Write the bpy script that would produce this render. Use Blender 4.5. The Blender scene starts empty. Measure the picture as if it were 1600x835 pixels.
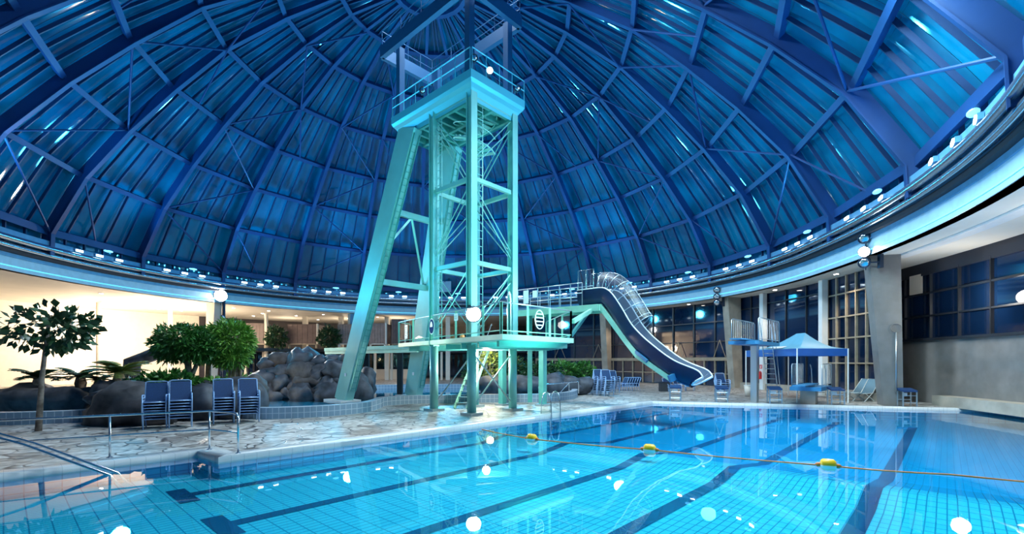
import bpy, bmesh, math, random
from mathutils import Vector, Matrix, noise
from mathutils.geometry import tessellate_polygon
rnd = random.Random(7)
S = bpy.context.scene
COL = S.collection
PI = math.pi
R_ = math.radians

# ------------------------------------------------------------------ materials
MATS = {}
def new_mat(name):
    m = bpy.data.materials.new(name); m.use_nodes = True
    nt = m.node_tree
    b = nt.nodes['Principled BSDF']
    MATS[name] = m
    return m, nt, b
def mat(name, col, rough=0.5, metal=0.0, emit=None, estr=0.0, var=0.0, vscale=3.0, bump=0.0, bscale=20.0, spec=None, col2=None):
    m, nt, b = new_mat(name)
    b.inputs['Base Color'].default_value = (*col, 1)
    b.inputs['Roughness'].default_value = rough
    b.inputs['Metallic'].default_value = metal
    if spec is not None: b.inputs['Specular IOR Level'].default_value = spec
    if emit:
        b.inputs['Emission Color'].default_value = (*emit, 1)
        b.inputs['Emission Strength'].default_value = estr
    tc = nt.nodes.new('ShaderNodeTexCoord')
    if var or col2:
        n = nt.nodes.new('ShaderNodeTexNoise'); n.inputs['Scale'].default_value = vscale; n.inputs['Detail'].default_value = 4
        nt.links.new(tc.outputs['Object'], n.inputs['Vector'])
        r = nt.nodes.new('ShaderNodeValToRGB')
        a = col2 if col2 else tuple(max(0, c*(1-var)) for c in col)
        z = col if col2 else tuple(min(1, c*(1+var)) for c in col)
        r.color_ramp.elements[0].position = .32; r.color_ramp.elements[0].color = (*a, 1)
        r.color_ramp.elements[1].position = .68; r.color_ramp.elements[1].color = (*z, 1)
        nt.links.new(n.outputs['Fac'], r.inputs['Fac']); nt.links.new(r.outputs['Color'], b.inputs['Base Color'])
    if bump:
        n2 = nt.nodes.new('ShaderNodeTexNoise'); n2.inputs['Scale'].default_value = bscale; n2.inputs['Detail'].default_value = 5
        nt.links.new(tc.outputs['Object'], n2.inputs['Vector'])
        bp = nt.nodes.new('ShaderNodeBump'); bp.inputs['Strength'].default_value = bump
        nt.links.new(n2.outputs['Fac'], bp.inputs['Height']); nt.links.new(bp.outputs['Normal'], b.inputs['Normal'])
    return m
def tile_mat(name, col, grout, w, h, rot, rough=.25, col2=None, mortar=.012, spec=.5, vertical=False):
    m, nt, b = new_mat(name)
    tc = nt.nodes.new('ShaderNodeTexCoord'); mp = nt.nodes.new('ShaderNodeMapping')
    mp.inputs['Rotation'].default_value = rot
    nt.links.new(tc.outputs['Object'], mp.inputs['Vector'])
    vec = mp.outputs['Vector']
    if vertical:   # tiles on an upright curved wall: run along x+y and z
        sp = nt.nodes.new('ShaderNodeSeparateXYZ'); nt.links.new(vec, sp.inputs[0])
        cb = nt.nodes.new('ShaderNodeCombineXYZ')
        nt.links.new(sp.outputs[0], cb.inputs[0]); nt.links.new(sp.outputs[2], cb.inputs[1])
        vec = cb.outputs[0]
    br = nt.nodes.new('ShaderNodeTexBrick'); br.offset = 0; br.squash = 1
    br.inputs['Scale'].default_value = 1; br.inputs['Brick Width'].default_value = w; br.inputs['Row Height'].default_value = h
    br.inputs['Mortar Size'].default_value = mortar; br.inputs['Mortar Smooth'].default_value = .2
    br.inputs['Color1'].default_value = (*col, 1); br.inputs['Color2'].default_value = (*(col2 or col), 1); br.inputs['Mortar'].default_value = (*grout, 1)
    nt.links.new(vec, br.inputs['Vector']); nt.links.new(br.outputs['Color'], b.inputs['Base Color'])
    b.inputs['Roughness'].default_value = rough; b.inputs['Specular IOR Level'].default_value = spec
    return m

ROTU = math.atan2(.734, .679)
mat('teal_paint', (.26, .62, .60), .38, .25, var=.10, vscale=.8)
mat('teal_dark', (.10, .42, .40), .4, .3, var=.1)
mat('mint_paint', (.36, .72, .55), .4, .1, var=.08)
mat('crown_blue', (.10, .52, .68), .33, .2)
mat('rib_blue', (.003, .048, .19), .5, .1, var=.15, vscale=.6)
mat('gantry_blue', (.01, .085, .20), .45, .2)
mat('bar_blue', (.006, .042, .14), .5, .1)
mat('steel', (.72, .76, .80), .22, 1.0)
mat('dull_steel', (.52, .58, .62), .38, .9)
mat('white_paint', (.82, .84, .84), .45, var=.03)
mat('cream_wall', (.86, .80, .70), .7, var=.03)
mat('soffit', (.80, .76, .68), .7, var=.04, vscale=.7)
mat('fascia_blue', (.10, .30, .52), .35, .1, var=.10)
mat('fascia_pale', (.36, .60, .74), .35, .05, var=.06)
mat('pipe_metal', (.42, .55, .68), .22, .9)
mat('dark_gap', (.02, .025, .04), .7)
mat('concrete', (.19, .185, .18), .8, var=.14, vscale=1.6, bump=.1, bscale=18)
mat('concrete_warm', (.40, .35, .29), .8, var=.2, vscale=1.2, bump=.1)
mat('dark_wall', (.035, .03, .035), .5, var=.3, vscale=.7)
mat('frame_dark', (.03, .035, .045), .4, .3)
mat('frame_tan', (.34, .28, .20), .5, var=.15)
mat('rock', (.10, .11, .14), .6, col2=(.018, .021, .03), vscale=1.8, bump=.8, bscale=7)
mat('rock_warm', (.13, .12, .125), .65, col2=(.03, .028, .032), vscale=2.0, bump=.8, bscale=7)
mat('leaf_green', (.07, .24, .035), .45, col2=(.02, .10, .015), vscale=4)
mat('leaf_lit', (.22, .42, .05), .45, col2=(.07, .21, .02), vscale=4)  # leaf colour with the glow of lit foliage painted in
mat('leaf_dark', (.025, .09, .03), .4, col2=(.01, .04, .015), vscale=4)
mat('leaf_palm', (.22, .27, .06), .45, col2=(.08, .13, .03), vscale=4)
mat('bark', (.38, .30, .25), .8, col2=(.12, .09, .07), vscale=6, bump=.4)
mat('bark_red', (.55, .34, .26), .8, col2=(.22, .13, .1), vscale=6, bump=.4)
mat('sling_blue', (.010, .045, .14), .6, var=.15, vscale=30)
mat('sling_teal', (.10, .22, .30), .6)
mat('chair_frame', (.38, .58, .90), .35, .3)
mat('chair_dark', (.03, .035, .045), .5)
mat('slide_navy', (.006, .020, .085), .25, var=.2, vscale=1.2)
mat('slide_inner', (.16, .20, .27), .35)
mat('board_blue', (.03, .19, .38), .4)
mat('tent_blue', (.015, .11, .40), .55, var=.06)
mat('tent_top', (.15, .42, .58), .55, var=.05)
mat('rope_orange', (.75, .22, .04), .5)
mat('float_yellow', (1.0, .58, .02), .35)
mat('float_white', (.85, .85, .82), .35)
mat('red', (.65, .02, .02), .4)
mat('sign_blue', (.006, .035, .16), .9, spec=.1)
mat('sign_white', (.88, .90, .90), .5)
mat('brown_panel', (.12, .08, .075), .5, var=.2, vscale=3)
mat('brown_light', (.28, .21, .19), .5, var=.2, vscale=3)
mat('lamp_glow', (1, 1, 1), .3, emit=(.95, .98, 1), estr=60)
mat('lamp_big', (1, 1, 1), .3, emit=(1, .97, .92), estr=250)
mat('ring_glow', (1, 1, 1), .3, emit=(.8, .95, 1), estr=9)
mat('oval_glow', (.3, .7, .9), .3, emit=(.15, .6, .95), estr=2.2)
mat('down_glow', (1, 1, 1), .3, emit=(1, .93, .8), estr=25)
mat('strip_glow', (.3, .8, .9), .3, emit=(.1, .65, .9), estr=.9)
mat('housing', (.03, .05, .09), .4, .6)
mat('orange_tint', (.8, .3, .1), .4)

# flagstone deck
m, nt, b = new_mat('flagstone')
tc = nt.nodes.new('ShaderNodeTexCoord')
wn = nt.nodes.new('ShaderNodeTexNoise'); wn.inputs['Scale'].default_value = 1.6
nt.links.new(tc.outputs['Object'], wn.inputs['Vector'])
ad = nt.nodes.new('ShaderNodeVectorMath'); ad.operation = 'MULTIPLY_ADD'; ad.inputs[1].default_value = (.5, .5, 0)
nt.links.new(wn.outputs['Color'], ad.inputs[0]); nt.links.new(tc.outputs['Object'], ad.inputs[2])
vo = nt.nodes.new('ShaderNodeTexVoronoi'); vo.feature = 'DISTANCE_TO_EDGE'; vo.inputs['Scale'].default_value = 1.75
vc = nt.nodes.new('ShaderNodeTexVoronoi'); vc.feature = 'F1'; vc.inputs['Scale'].default_value = 1.75
for v in (vo, vc): nt.links.new(ad.outputs[0], v.inputs['Vector'])
sp = nt.nodes.new('ShaderNodeSeparateColor'); nt.links.new(vc.outputs['Color'], sp.inputs[0])
rs = nt.nodes.new('ShaderNodeValToRGB'); e = rs.color_ramp.elements
e[0].position = 0; e[0].color = (.30, .26, .23, 1); e[1].position = 1; e[1].color = (.72, .70, .67, 1)
x = e.new(.35); x.color = (.58, .55, .51, 1)
nt.links.new(sp.outputs[0], rs.inputs['Fac'])
fn = nt.nodes.new('ShaderNodeTexNoise'); fn.inputs['Scale'].default_value = 5; fn.inputs['Detail'].default_value = 8
nt.links.new(tc.outputs['Object'], fn.inputs['Vector'])
fr = nt.nodes.new('ShaderNodeValToRGB'); fr.color_ramp.elements[0].position = .35; fr.color_ramp.elements[0].color = (.45, .42, .40, 1); fr.color_ramp.elements[1].position = .62; fr.color_ramp.elements[1].color = (1, 1, 1, 1)
nt.links.new(fn.outputs['Fac'], fr.inputs['Fac'])
mu = nt.nodes.new('ShaderNodeMixRGB'); mu.blend_type = 'MULTIPLY'; mu.inputs[0].default_value = .92
nt.links.new(rs.outputs['Color'], mu.inputs[1]); nt.links.new(fr.outputs['Color'], mu.inputs[2])
er = nt.nodes.new('ShaderNodeValToRGB'); er.color_ramp.elements[0].position = .012; er.color_ramp.elements[1].position = .05
nt.links.new(vo.outputs['Distance'], er.inputs['Fac'])
mx = nt.nodes.new('ShaderNodeMixRGB'); mx.inputs[1].default_value = (.10, .085, .08, 1)
nt.links.new(er.outputs['Color'], mx.inputs[0]); nt.links.new(mu.outputs['Color'], mx.inputs[2])
nt.links.new(mx.outputs['Color'], b.inputs['Base Color'])
b.inputs['Roughness'].default_value = .42
bp = nt.nodes.new('ShaderNodeBump'); bp.inputs['Strength'].default_value = .35; bp.inputs['Distance'].default_value = .03
nt.links.new(er.outputs['Color'], bp.inputs['Height']); nt.links.new(bp.outputs['Normal'], b.inputs['Normal'])

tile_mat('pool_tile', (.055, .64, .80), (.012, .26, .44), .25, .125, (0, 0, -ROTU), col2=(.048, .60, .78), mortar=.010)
tile_mat('pool_tile_depth_tint', (.008, .33, .62), (.006, .22, .46), .25, .125, (0, 0, -ROTU), mortar=.007)  # darker blue paints in the light that deeper water absorbs
tile_mat('lane_tile', (.004, .05, .16), (.003, .035, .11), .25, .125, (0, 0, -ROTU), mortar=.006)
tile_mat('wall_tile', (.03, .52, .80), (.015, .28, .52), .25, .125, (0, 0, -ROTU), mortar=.01, vertical=True)
tile_mat('curb_tile', (.22, .33, .45), (.45, .55, .66), .2, .2, (0, 0, -.35), mortar=.012, vertical=True)
tile_mat('coping_tile', (.60, .63, .65), (.45, .49, .53), .25, .25, (0, 0, -ROTU), mortar=.006)

def water_mat(name, tint, bump, scale):
    m, nt, b = new_mat(name)
    out = nt.nodes['Material Output']; nt.nodes.remove(b)
    tr = nt.nodes.new('ShaderNodeBsdfTransparent'); tr.inputs[0].default_value = (*tint, 1)
    gl = nt.nodes.new('ShaderNodeBsdfGlossy'); gl.inputs['Roughness'].default_value = .015; gl.inputs['Color'].default_value = (1, 1, 1, 1)
    fr = nt.nodes.new('ShaderNodeFresnel'); fr.inputs['IOR'].default_value = 1.36
    mi = nt.nodes.new('ShaderNodeMixShader')
    tc = nt.nodes.new('ShaderNodeTexCoord'); n = nt.nodes.new('ShaderNodeTexNoise'); n.inputs['Scale'].default_value = scale; n.inputs['Detail'].default_value = 2
    bp = nt.nodes.new('ShaderNodeBump'); bp.inputs['Strength'].default_value = bump; bp.inputs['Distance'].default_value = .02
    nt.links.new(tc.outputs['Object'], n.inputs['Vector']); nt.links.new(n.outputs['Fac'], bp.inputs['Height'])
    for x in (gl, fr): nt.links.new(bp.outputs['Normal'], x.inputs['Normal'])
    nt.links.new(fr.outputs[0], mi.inputs[0]); nt.links.new(tr.outputs[0], mi.inputs[1]); nt.links.new(gl.outputs[0], mi.inputs[2])
    nt.links.new(mi.outputs[0], out.inputs['Surface'])
water_mat('water', (.80, .98, 1.0), .08, 1.1)
water_mat('basin_water', (.45, .85, .95), .25, 2.5)

def clear_mat(name, tint, ior=1.45, rough=.02):
    m, nt, b = new_mat(name)
    out = nt.nodes['Material Output']; nt.nodes.remove(b)
    tr = nt.nodes.new('ShaderNodeBsdfTransparent'); tr.inputs[0].default_value = (*tint, 1)
    gl = nt.nodes.new('ShaderNodeBsdfGlossy'); gl.inputs['Roughness'].default_value = rough
    lw = nt.nodes.new('ShaderNodeLayerWeight'); lw.inputs['Blend'].default_value = .5
    pw_ = nt.nodes.new('ShaderNodeMath'); pw_.operation = 'POWER'; pw_.inputs[1].default_value = 4
    fr = nt.nodes.new('ShaderNodeMath'); fr.operation = 'MULTIPLY_ADD'; fr.inputs[1].default_value = .5; fr.inputs[2].default_value = (ior-1)*.25
    nt.links.new(lw.outputs['Facing'], pw_.inputs[0]); nt.links.new(pw_.outputs[0], fr.inputs[0])
    mi = nt.nodes.new('ShaderNodeMixShader')
    nt.links.new(fr.outputs[0], mi.inputs[0]); nt.links.new(tr.outputs[0], mi.inputs[1]); nt.links.new(gl.outputs[0], mi.inputs[2])
    nt.links.new(mi.outputs[0], out.inputs['Surface'])
clear_mat('clear_panel', (.90, .96, .97), 1.03)
clear_mat('acrylic', (.60, .68, .76), 1.3, .5)
m = mat('night_glass', (.004, .018, .055), .04, spec=.9, var=.5, vscale=.25)
# dome glazing: glossy blue panes with slight waviness so lamps smear into short arcs
m, nt, b = new_mat('dome_pane')
tc = nt.nodes.new('ShaderNodeTexCoord'); n = nt.nodes.new('ShaderNodeTexNoise'); n.inputs['Scale'].default_value = .35; n.inputs['Detail'].default_value = 5
nt.links.new(tc.outputs['Object'], n.inputs['Vector'])
rp = nt.nodes.new('ShaderNodeValToRGB')
rp.color_ramp.elements[0].position = .35; rp.color_ramp.elements[0].color = (.001, .115, .27, 1)
rp.color_ramp.elements[1].position = .68; rp.color_ramp.elements[1].color = (.002, .22, .42, 1)
nt.links.new(n.outputs['Fac'], rp.inputs['Fac']); nt.links.new(rp.outputs['Color'], b.inputs['Base Color'])
b.inputs['Roughness'].default_value = .07; b.inputs['Specular IOR Level'].default_value = .7
# ------------------------------------------------------------------ mesh builder
def Vv(p): return Vector(p) if len(p) == 3 else Vector((p[0], p[1], 0))
class MB:
    def __init__(s): s.v = []; s.f = []; s.mi = []
    def add(s, vs, fs, mi=0):
        o = len(s.v); s.v += [Vector(p) for p in vs]
        s.f += [tuple(o+i for i in f) for f in fs]; s.mi += [mi]*len(fs)
        return s
    def box(s, c, size, ax=None, mi=0):
        c = Vv(c); ex, ey, ez = ax if ax else (Vector((1, 0, 0)), Vector((0, 1, 0)), Vector((0, 0, 1)))
        h = [x/2 for x in size]
        vs = [c + ex*h[0]*a + ey*h[1]*b_ + ez*h[2]*d for d in (-1, 1) for b_ in (-1, 1) for a in (-1, 1)]
        return s.add(vs, [(0, 2, 3, 1), (4, 5, 7, 6), (0, 1, 5, 4), (2, 6, 7, 3), (0, 4, 6, 2), (1, 3, 7, 5)], mi)
    def bar(s, p, q, w, h, up=(0, 0, 1), mi=0):
        p, q = Vv(p), Vv(q); d = (q-p); L = d.length; d.normalize()
        up = Vector(up)
        if abs(d.dot(up)) > .99: up = Vector((1, 0, 0)) if abs(d.x) < .9 else Vector((0, 1, 0))
        ex = d.cross(up).normalized(); ez = ex.cross(d).normalized()
        return s.box((p+q)/2, (w, L, h), (ex, d, ez), mi)
    def tube(s, pts, r, n=8, closed=False, caps=True, mi=0):
        pts = [Vv(p) for p in pts]; N = len(pts)
        rr = r if isinstance(r, (list, tuple)) else [r]*N
        vs = []; prev = None
        for i, p in enumerate(pts):
            if closed: t = (pts[(i+1) % N]-pts[i-1])
            else: t = pts[min(i+1, N-1)]-pts[max(i-1, 0)]
            t.normalize()
            if prev is None:
                a = Vector((0, 0, 1)) if abs(t.z) < .9 else Vector((1, 0, 0))
                x = t.cross(a).normalized()
            else:
                x = (prev - t*prev.dot(t)).normalized()
            prev = x; y = t.cross(x)
            for k in range(n):
                a = 2*PI*k/n; vs.append(p + (x*math.cos(a)+y*math.sin(a))*rr[i])
        fs = []
        for i in range(N if closed else N-1):
            j = (i+1) % N
            for k in range(n):
                l = (k+1) % n; fs.append((i*n+k, i*n+l, j*n+l, j*n+k))
        if caps and not closed:
            fs.append(tuple(range(n-1, -1, -1))); fs.append(tuple((N-1)*n+k for k in range(n)))
        return s.add(vs, fs, mi)
    def prism(s, poly, z0, z1, mi=0):
        n = len(poly)
        a = sum(poly[i][0]*poly[(i+1) % n][1]-poly[(i+1) % n][0]*poly[i][1] for i in range(n))
        if a < 0: poly = poly[::-1]
        vs = [(x, y, z0) for x, y in poly]+[(x, y, z1) for x, y in poly]
        return s.add(vs, [tuple(range(n-1, -1, -1)), tuple(range(n, 2*n))]+[(i, (i+1) % n, n+(i+1) % n, n+i) for i in range(n)], mi)
    def lathe(s, prof, c=(0, 0, 0), n=16, axis=None, mi=0):
        c = Vv(c); ez = Vector(axis).normalized() if axis else Vector((0, 0, 1))
        a = Vector((1, 0, 0)) if abs(ez.x) < .9 else Vector((0, 1, 0))
        ex = ez.cross(a).normalized(); ey = ez.cross(ex)
        vs = [c + ez*z + (ex*math.cos(2*PI*k/n)+ey*math.sin(2*PI*k/n))*r for r, z in prof for k in range(n)]
        fs = [(i*n+k, i*n+(k+1) % n, (i+1)*n+(k+1) % n, (i+1)*n+k) for i in range(len(prof)-1) for k in range(n)]
        fs += [tuple(range(n-1, -1, -1)), tuple((len(prof)-1)*n+k for k in range(n))]
        return s.add(vs, fs, mi)
    def ball(s, c, r, n=12, sq=(1, 1, 1), mi=0):
        m_ = max(4, n//2)
        vs = []; c = Vv(c)
        for i in range(1, m_):
            t = PI*i/m_
            for k in range(n):
                a = 2*PI*k/n; vs.append(c+Vector((math.sin(t)*math.cos(a)*sq[0], math.sin(t)*math.sin(a)*sq[1], math.cos(t)*sq[2]))*r)
        fs = [(i*n+k, (i+1)*n+k, (i+1)*n+(k+1) % n, i*n+(k+1) % n) for i in range(m_-2) for k in range(n)]
        vs.append(c+Vector((0, 0, r*sq[2]))); vs.append(c-Vector((0, 0, r*sq[2])))
        T = len(vs)-2
        fs += [(T, k, (k+1) % n) for k in range(n)]+[(T+1, (m_-2)*n+(k+1) % n, (m_-2)*n+k) for k in range(n)]
        return s.add(vs, fs, mi)
    def strip(s, rows, mi=0, closed=False):
        n = len(rows[0]); vs = [p for r in rows for p in r]
        fs = []
        for i in range(len(rows)-1):
            for k in range(n if closed else n-1):
                l = (k+1) % n; fs.append((i*n+k, i*n+l, (i+1)*n+l, (i+1)*n+k))
        return s.add(vs, fs, mi)

ORG = {}
def obj(name, mb, m, parent=None, smooth=False):
    """link the collected geometry as one mesh object; geometry is given in scene coordinates unless the parent was made at the origin"""
    o_ = Vector((0, 0, 0))
    if parent is not None: o_ = ORG.get(parent.name, Vector((0, 0, 0)))
    me = bpy.data.meshes.new(name)
    me.from_pydata([tuple(p-o_) for p in mb.v], [], mb.f)
    for mm in (m if isinstance(m, (list, tuple)) else [m]): me.materials.append(MATS[mm])
    me.polygons.foreach_set('material_index', mb.mi)
    if smooth: me.polygons.foreach_set('use_smooth', [True]*len(me.polygons))
    me.update()
    bm = bmesh.new(); bm.from_mesh(me)
    if smooth != 'open' and len(bm.faces) < 60000: bmesh.ops.recalc_face_normals(bm, faces=bm.faces)
    bm.to_mesh(me); bm.free()
    o = bpy.data.objects.new(name, me); COL.objects.link(o)
    if parent is not None: o.parent = parent; ORG[o.name] = o_
    return o
def tag(o, label=None, cat=None, group=None, kind=None):
    if label: o['label'] = label
    if cat: o['category'] = cat
    if group: o['group'] = group
    if kind: o['kind'] = kind
    return o
def thing(name, label, cat, loc=(0, 0, 0), group=None):
    o = bpy.data.objects.new(name, None); COL.objects.link(o); o.location = loc
    o.empty_display_size = .2
    ORG[o.name] = Vector(loc)
    return tag(o, label, cat, group)
def one(name, mb, m, label, cat, group=None, smooth=False): return tag(obj(name, mb, m, None, smooth), label, cat, group)
def struct(name, mb, m, parent=None, smooth=False):
    o = obj(name, mb, m, parent, smooth)
    if parent is None: o['kind'] = 'structure'
    return o
def copy_tree(src, loc=None, rz=None, label=None, group=None, parent=None):
    c = src.copy(); COL.objects.link(c)
    if parent is not None: c.parent = parent
    else:
        if loc is not None: c.location = loc
        if rz is not None: c.rotation_euler = (src.rotation_euler[0], src.rotation_euler[1], rz)
        if label: c['label'] = label
        if group: c['group'] = group
    for ch in KIDS.get(src.name, []): copy_tree(ch, parent=c)
    return c
KIDS = {}
def index_kids(o):
    KIDS[o.name] = list(o.children)
    for ch in o.children: index_kids(ch)
ORD = ['first', 'second', 'third', 'fourth', 'fifth', 'sixth', 'seventh', 'eighth', 'ninth', 'tenth', 'eleventh', 'twelfth', 'thirteenth', 'fourteenth', 'fifteenth', 'sixteenth']

# ------------------------------------------------------------------ frame of the place
FL = 735.0; HZ = 565.0; EYE = 2.0
U = Vector((.679, .734, 0)).normalized(); V = Vector((.734, -.679, 0)).normalized(); Z = Vector((0, 0, 1))
def at(px, d, z=0): return Vector(((px-800)/FL*d, d, z))
def gnd(px, py, z=0): return at(px, FL*(EYE-z)/(py-HZ), z)
C = Vector((-4.92, 27.96, 0)); RR = 21.66
def widen(az):
    a = az % 360
    def ss(t): t = max(0, min(1, t)); return t*t*(3-2*t)
    return 1+.25*(ss((a-95)/80)-ss((a-188)/47)) if 95 < a < 235 else 1
def pol(az, r, z=0): a = R_(az); r = r*widen(az); return Vector((C.x+r*math.sin(a), C.y+r*math.cos(a), z))
def azpx(px, R):
    k = (px-800)/FL; a = k*k+1; b_ = -2*(k*C.x+C.y); c_ = C.x**2+C.y**2-R*R
    t = (-b_+math.sqrt(b_*b_-4*a*c_))/(2*a)
    return math.degrees(math.atan2(k*t-C.x, t-C.y))

cam = bpy.data.cameras.new('camera'); co = bpy.data.objects.new('camera', cam); COL.objects.link(co)
co.location = (0, 0, EYE); co.rotation_euler = (PI/2, 0, 0)
cam.sensor_width = 36; cam.lens = 36*FL/1600; cam.shift_y = (HZ-417.5)/1600; cam.clip_end = 400
S.camera = co

# ------------------------------------------------------------------ pool
WZ = -.10
NL = Vector((-8.07, 9.47, 0)); P0 = NL - U*9
JOG = Vector((-6.95, 10.43, 0)); PC = Vector((-6.07, 9.77, 0)); FLc = Vector((6.97, 23.39, 0)); FR = Vector((21.9, 19.13, 0))
PR = FR - U*18; PN = P0 + V*14
PN = Vector((-7.5, -2.5, 0)); PR = Vector((FR.x-U.x*22, FR.y-U.y*22, 0))
pool = [P0, JOG, PC, FLc, FR, PR, PN]
pxy = [(p.x, p.y) for p in pool]
def offset_poly(poly, d):
    n = len(poly); out = []
    for i in range(n):
        a, b_, c_ = poly[i-1], poly[i], poly[(i+1) % n]
        d1 = (b_-a).normalized(); d2 = (c_-b_).normalized()
        n1 = Vector((-d1.y, d1.x, 0)); n2 = Vector((-d2.y, d2.x, 0))
        bis = (n1+n2).normalized(); k = d/max(.3, bis.dot(n1)); out.append(b_+bis*k)
    return out
area = sum(pool[i-1].x*pool[i].y-pool[i].x*pool[i-1].y for i in range(len(pool)))
sgn = -1 if area > 0 else 1
cop_in = offset_poly(pool, -sgn*.04); cop_out = offset_poly(pool, sgn*.42)
# deck with the pool as a hole
outer = [Vector((-60, -8, 0)), Vector((45, -8, 0)), Vector((45, 75, 0)), Vector((-60, 75, 0))]
inner = offset_poly(pool, sgn*.41)
tri = tessellate_polygon([outer, inner])
mb = MB(); mb.add(outer+inner, tri)
mb.f = [f if (Vector(mb.v[f[1]])-Vector(mb.v[f[0]])).cross(Vector(mb.v[f[2]])-Vector(mb.v[f[0]])).z > 0 else f[::-1] for f in mb.f]
struct('floor', mb, 'flagstone', smooth='open')
mb = MB(); n = len(pool)
for i in range(n):
    j = (i+1) % n
    a, b_, c_, d_ = cop_out[i], cop_out[j], cop_in[j], cop_in[i]
    t = Vector((0, 0, .015)); lo = Vector((0, 0, -.13))
    mb.add([a+t, b_+t, c_+t, d_+t, d_+lo, c_+lo, a-Z*.02, b_-Z*.02], [(0, 1, 2, 3), (3, 2, 5, 4), (0, 6, 7, 1)])
struct('trim_1', mb, 'coping_tile', smooth='open')
# basin walls
mb = MB()
for i in range(n):
    j = (i+1) % n; a, b_ = pool[i], pool[j]
    mb.add([a+Z*-.02, b_+Z*-.02, b_-Z*.95, a-Z*.95], [(0, 1, 2, 3)])
pw = struct('wall_pool', mb, 'wall_tile', smooth='open')
# basin floor: shallow end, a ramp, the deep end
def fz(s):
    if s < 9.6: return -.44
    if s < 10.8: return -.44+.14*(s-9.6)/1.2
    if s < 13: return -.30-.28*(s-10.8)/2.2
    return -.58
def SV(s, w, z=0): return U*s+V*w+Z*z
mb = MB(); ss = [-14, -6, 0, 6, 9.6, 10.2, 10.8, 11.6, 12.4, 13, 18, 24, 34]
rows = [[SV(s, w, fz(s)) for w in (-16, 6)] for s in ss]
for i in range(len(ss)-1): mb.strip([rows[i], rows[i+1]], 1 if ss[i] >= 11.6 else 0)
pf = struct('floor_pool', mb, ['pool_tile', 'pool_tile_depth_tint'], smooth='open')
for w in (-10.16, -7.88, -5.51, -3.39, -.98):
    mb = MB(); pts = [2.3]+[s for s in ss if 2.3 < s < 24]+[24]
    mb.strip([[SV(s, w-.13, fz(s)+.006), SV(s, w+.13, fz(s)+.006)] for s in pts])
    mb.strip([[SV(2.05, w-.55, -.433), SV(2.05, w+.55, -.433)], [SV(2.35, w-.55, -.433), SV(2.35, w+.55, -.433)]])
    obj('lane_marking', mb, 'lane_tile', pf, 'open')
mb = MB(); mb.add([p+Z*WZ for p in pool], [tuple(range(n))])
tri = tessellate_polygon([pool]); mb = MB(); mb.add([p+Z*WZ for p in pool], tri)
mb.f = [f if (mb.v[f[1]]-mb.v[f[0]]).cross(mb.v[f[2]]-mb.v[f[0]]).z > 0 else f[::-1] for f in mb.f]
tag(struct('water_surface', mb, 'water', smooth='open'), 'still clear blue pool water over lane markings', None)

# float line across the pool
fl = thing('float_line', 'orange float line with three yellow floats stretched across the pool', 'float line', (3.25, 11.1, WZ))
a0, a1 = gnd(753, 672, WZ), Vector((10.6, 7.35, WZ))
fp = [gnd(831, 687, WZ), gnd(1015, 704, WZ), gnd(1294, 729, WZ)]
rp_ = [a0, fp[0], fp[1], fp[2], gnd(1485, 743, WZ), a1]
pts = []
for i in range(len(rp_)-1):
    for k in range(8): pts.append(rp_[i].lerp(rp_[i+1], k/8)+Z*(.012-.02*math.sin(PI*k/8)))
pts.append(rp_[-1])
obj('rope', MB().tube(pts, .016, 6), 'rope_orange', fl, True)
for i, p in enumerate(fp):
    d = (rp_[i+2]-rp_[i]).normalized()
    prof = [(.02, -.14), (.08, -.13), (.115, -.09), (.12, 0), (.115, .09), (.08, .13), (.02, .14)]
    m_ = MB().lathe(prof, p+Z*.03, 16, d)
    m_.mi = [1 if sum((m_.v[q].z for q in f))/len(f) < p.z+.03 else 0 for f in m_.f]
    f_ = obj('float', m_, ['float_yellow', 'float_white'], fl, True)
    for s_ in (-1, 1): obj('stopper', MB().lathe([(.015, 0), (.04, .01), (.045, .05), (.02, .09)], p+Z*.02+d*(.13*s_), 10, d*s_), 'rope_orange', f_, True)

# ------------------------------------------------------------------ dome
NR = 22; AZ0 = -77.6; DA = 360/NR
prof = [(21.66, 8.2), (21.60, 9.45), (19.76, 12.7), (17.35, 15.5), (14.8, 18.0), (11.8, 20.4), (8.4, 22.4), (5.2, 23.75), (2.2, 24.4)]
def ins(r, z, off):   # push a profile point inwards
    v = Vector((r, z-.5)); v = v*(1-off/v.length); return v.x, v.y+.5
mb = MB()
NP = 5
for b_ in range(NR):
    for k in range(len(prof)-1):
        for q in range(NP):
            a0_ = AZ0+DA*(b_+q/NP); a1_ = AZ0+DA*(b_+(q+1)/NP)
            (r0, z0), (r1, z1) = prof[k], prof[k+1]
            # each pane is slightly dished, as cold-bent glazing is
            dz = rnd.uniform(-.02, .02); bul = .055*(r0/21.66)+rnd.uniform(-.008, .008); rows = []
            for v_ in range(4):
                t_ = v_/3; rr_, zz_ = r0*(1-t_)+r1*t_, z0*(1-t_)+z1*t_; row = []
                for h_ in range(5):
                    w_ = h_/4; d_ = bul*(4*w_*(1-w_))+.05*(4*t_*(1-t_))+dz*(w_-.5)
                    o_ = ins(rr_, zz_, -d_); row.append(pol(a0_*(1-w_)+a1_*w_, *o_))
                rows.append(row)
            mb.strip(rows[::-1])
top = [pol(AZ0+DA*b_, 2.2, 24.4) for b_ in range(NR)]
mb.add(top+[Vector((C.x, C.y, 24.7))], [(i, NR, (i+1) % NR) for i in range(NR)])
dome = struct('ceiling', mb, 'dome_pane', smooth='open')
dome.data.polygons.foreach_set('use_smooth', [True]*len(dome.data.polygons))
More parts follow.
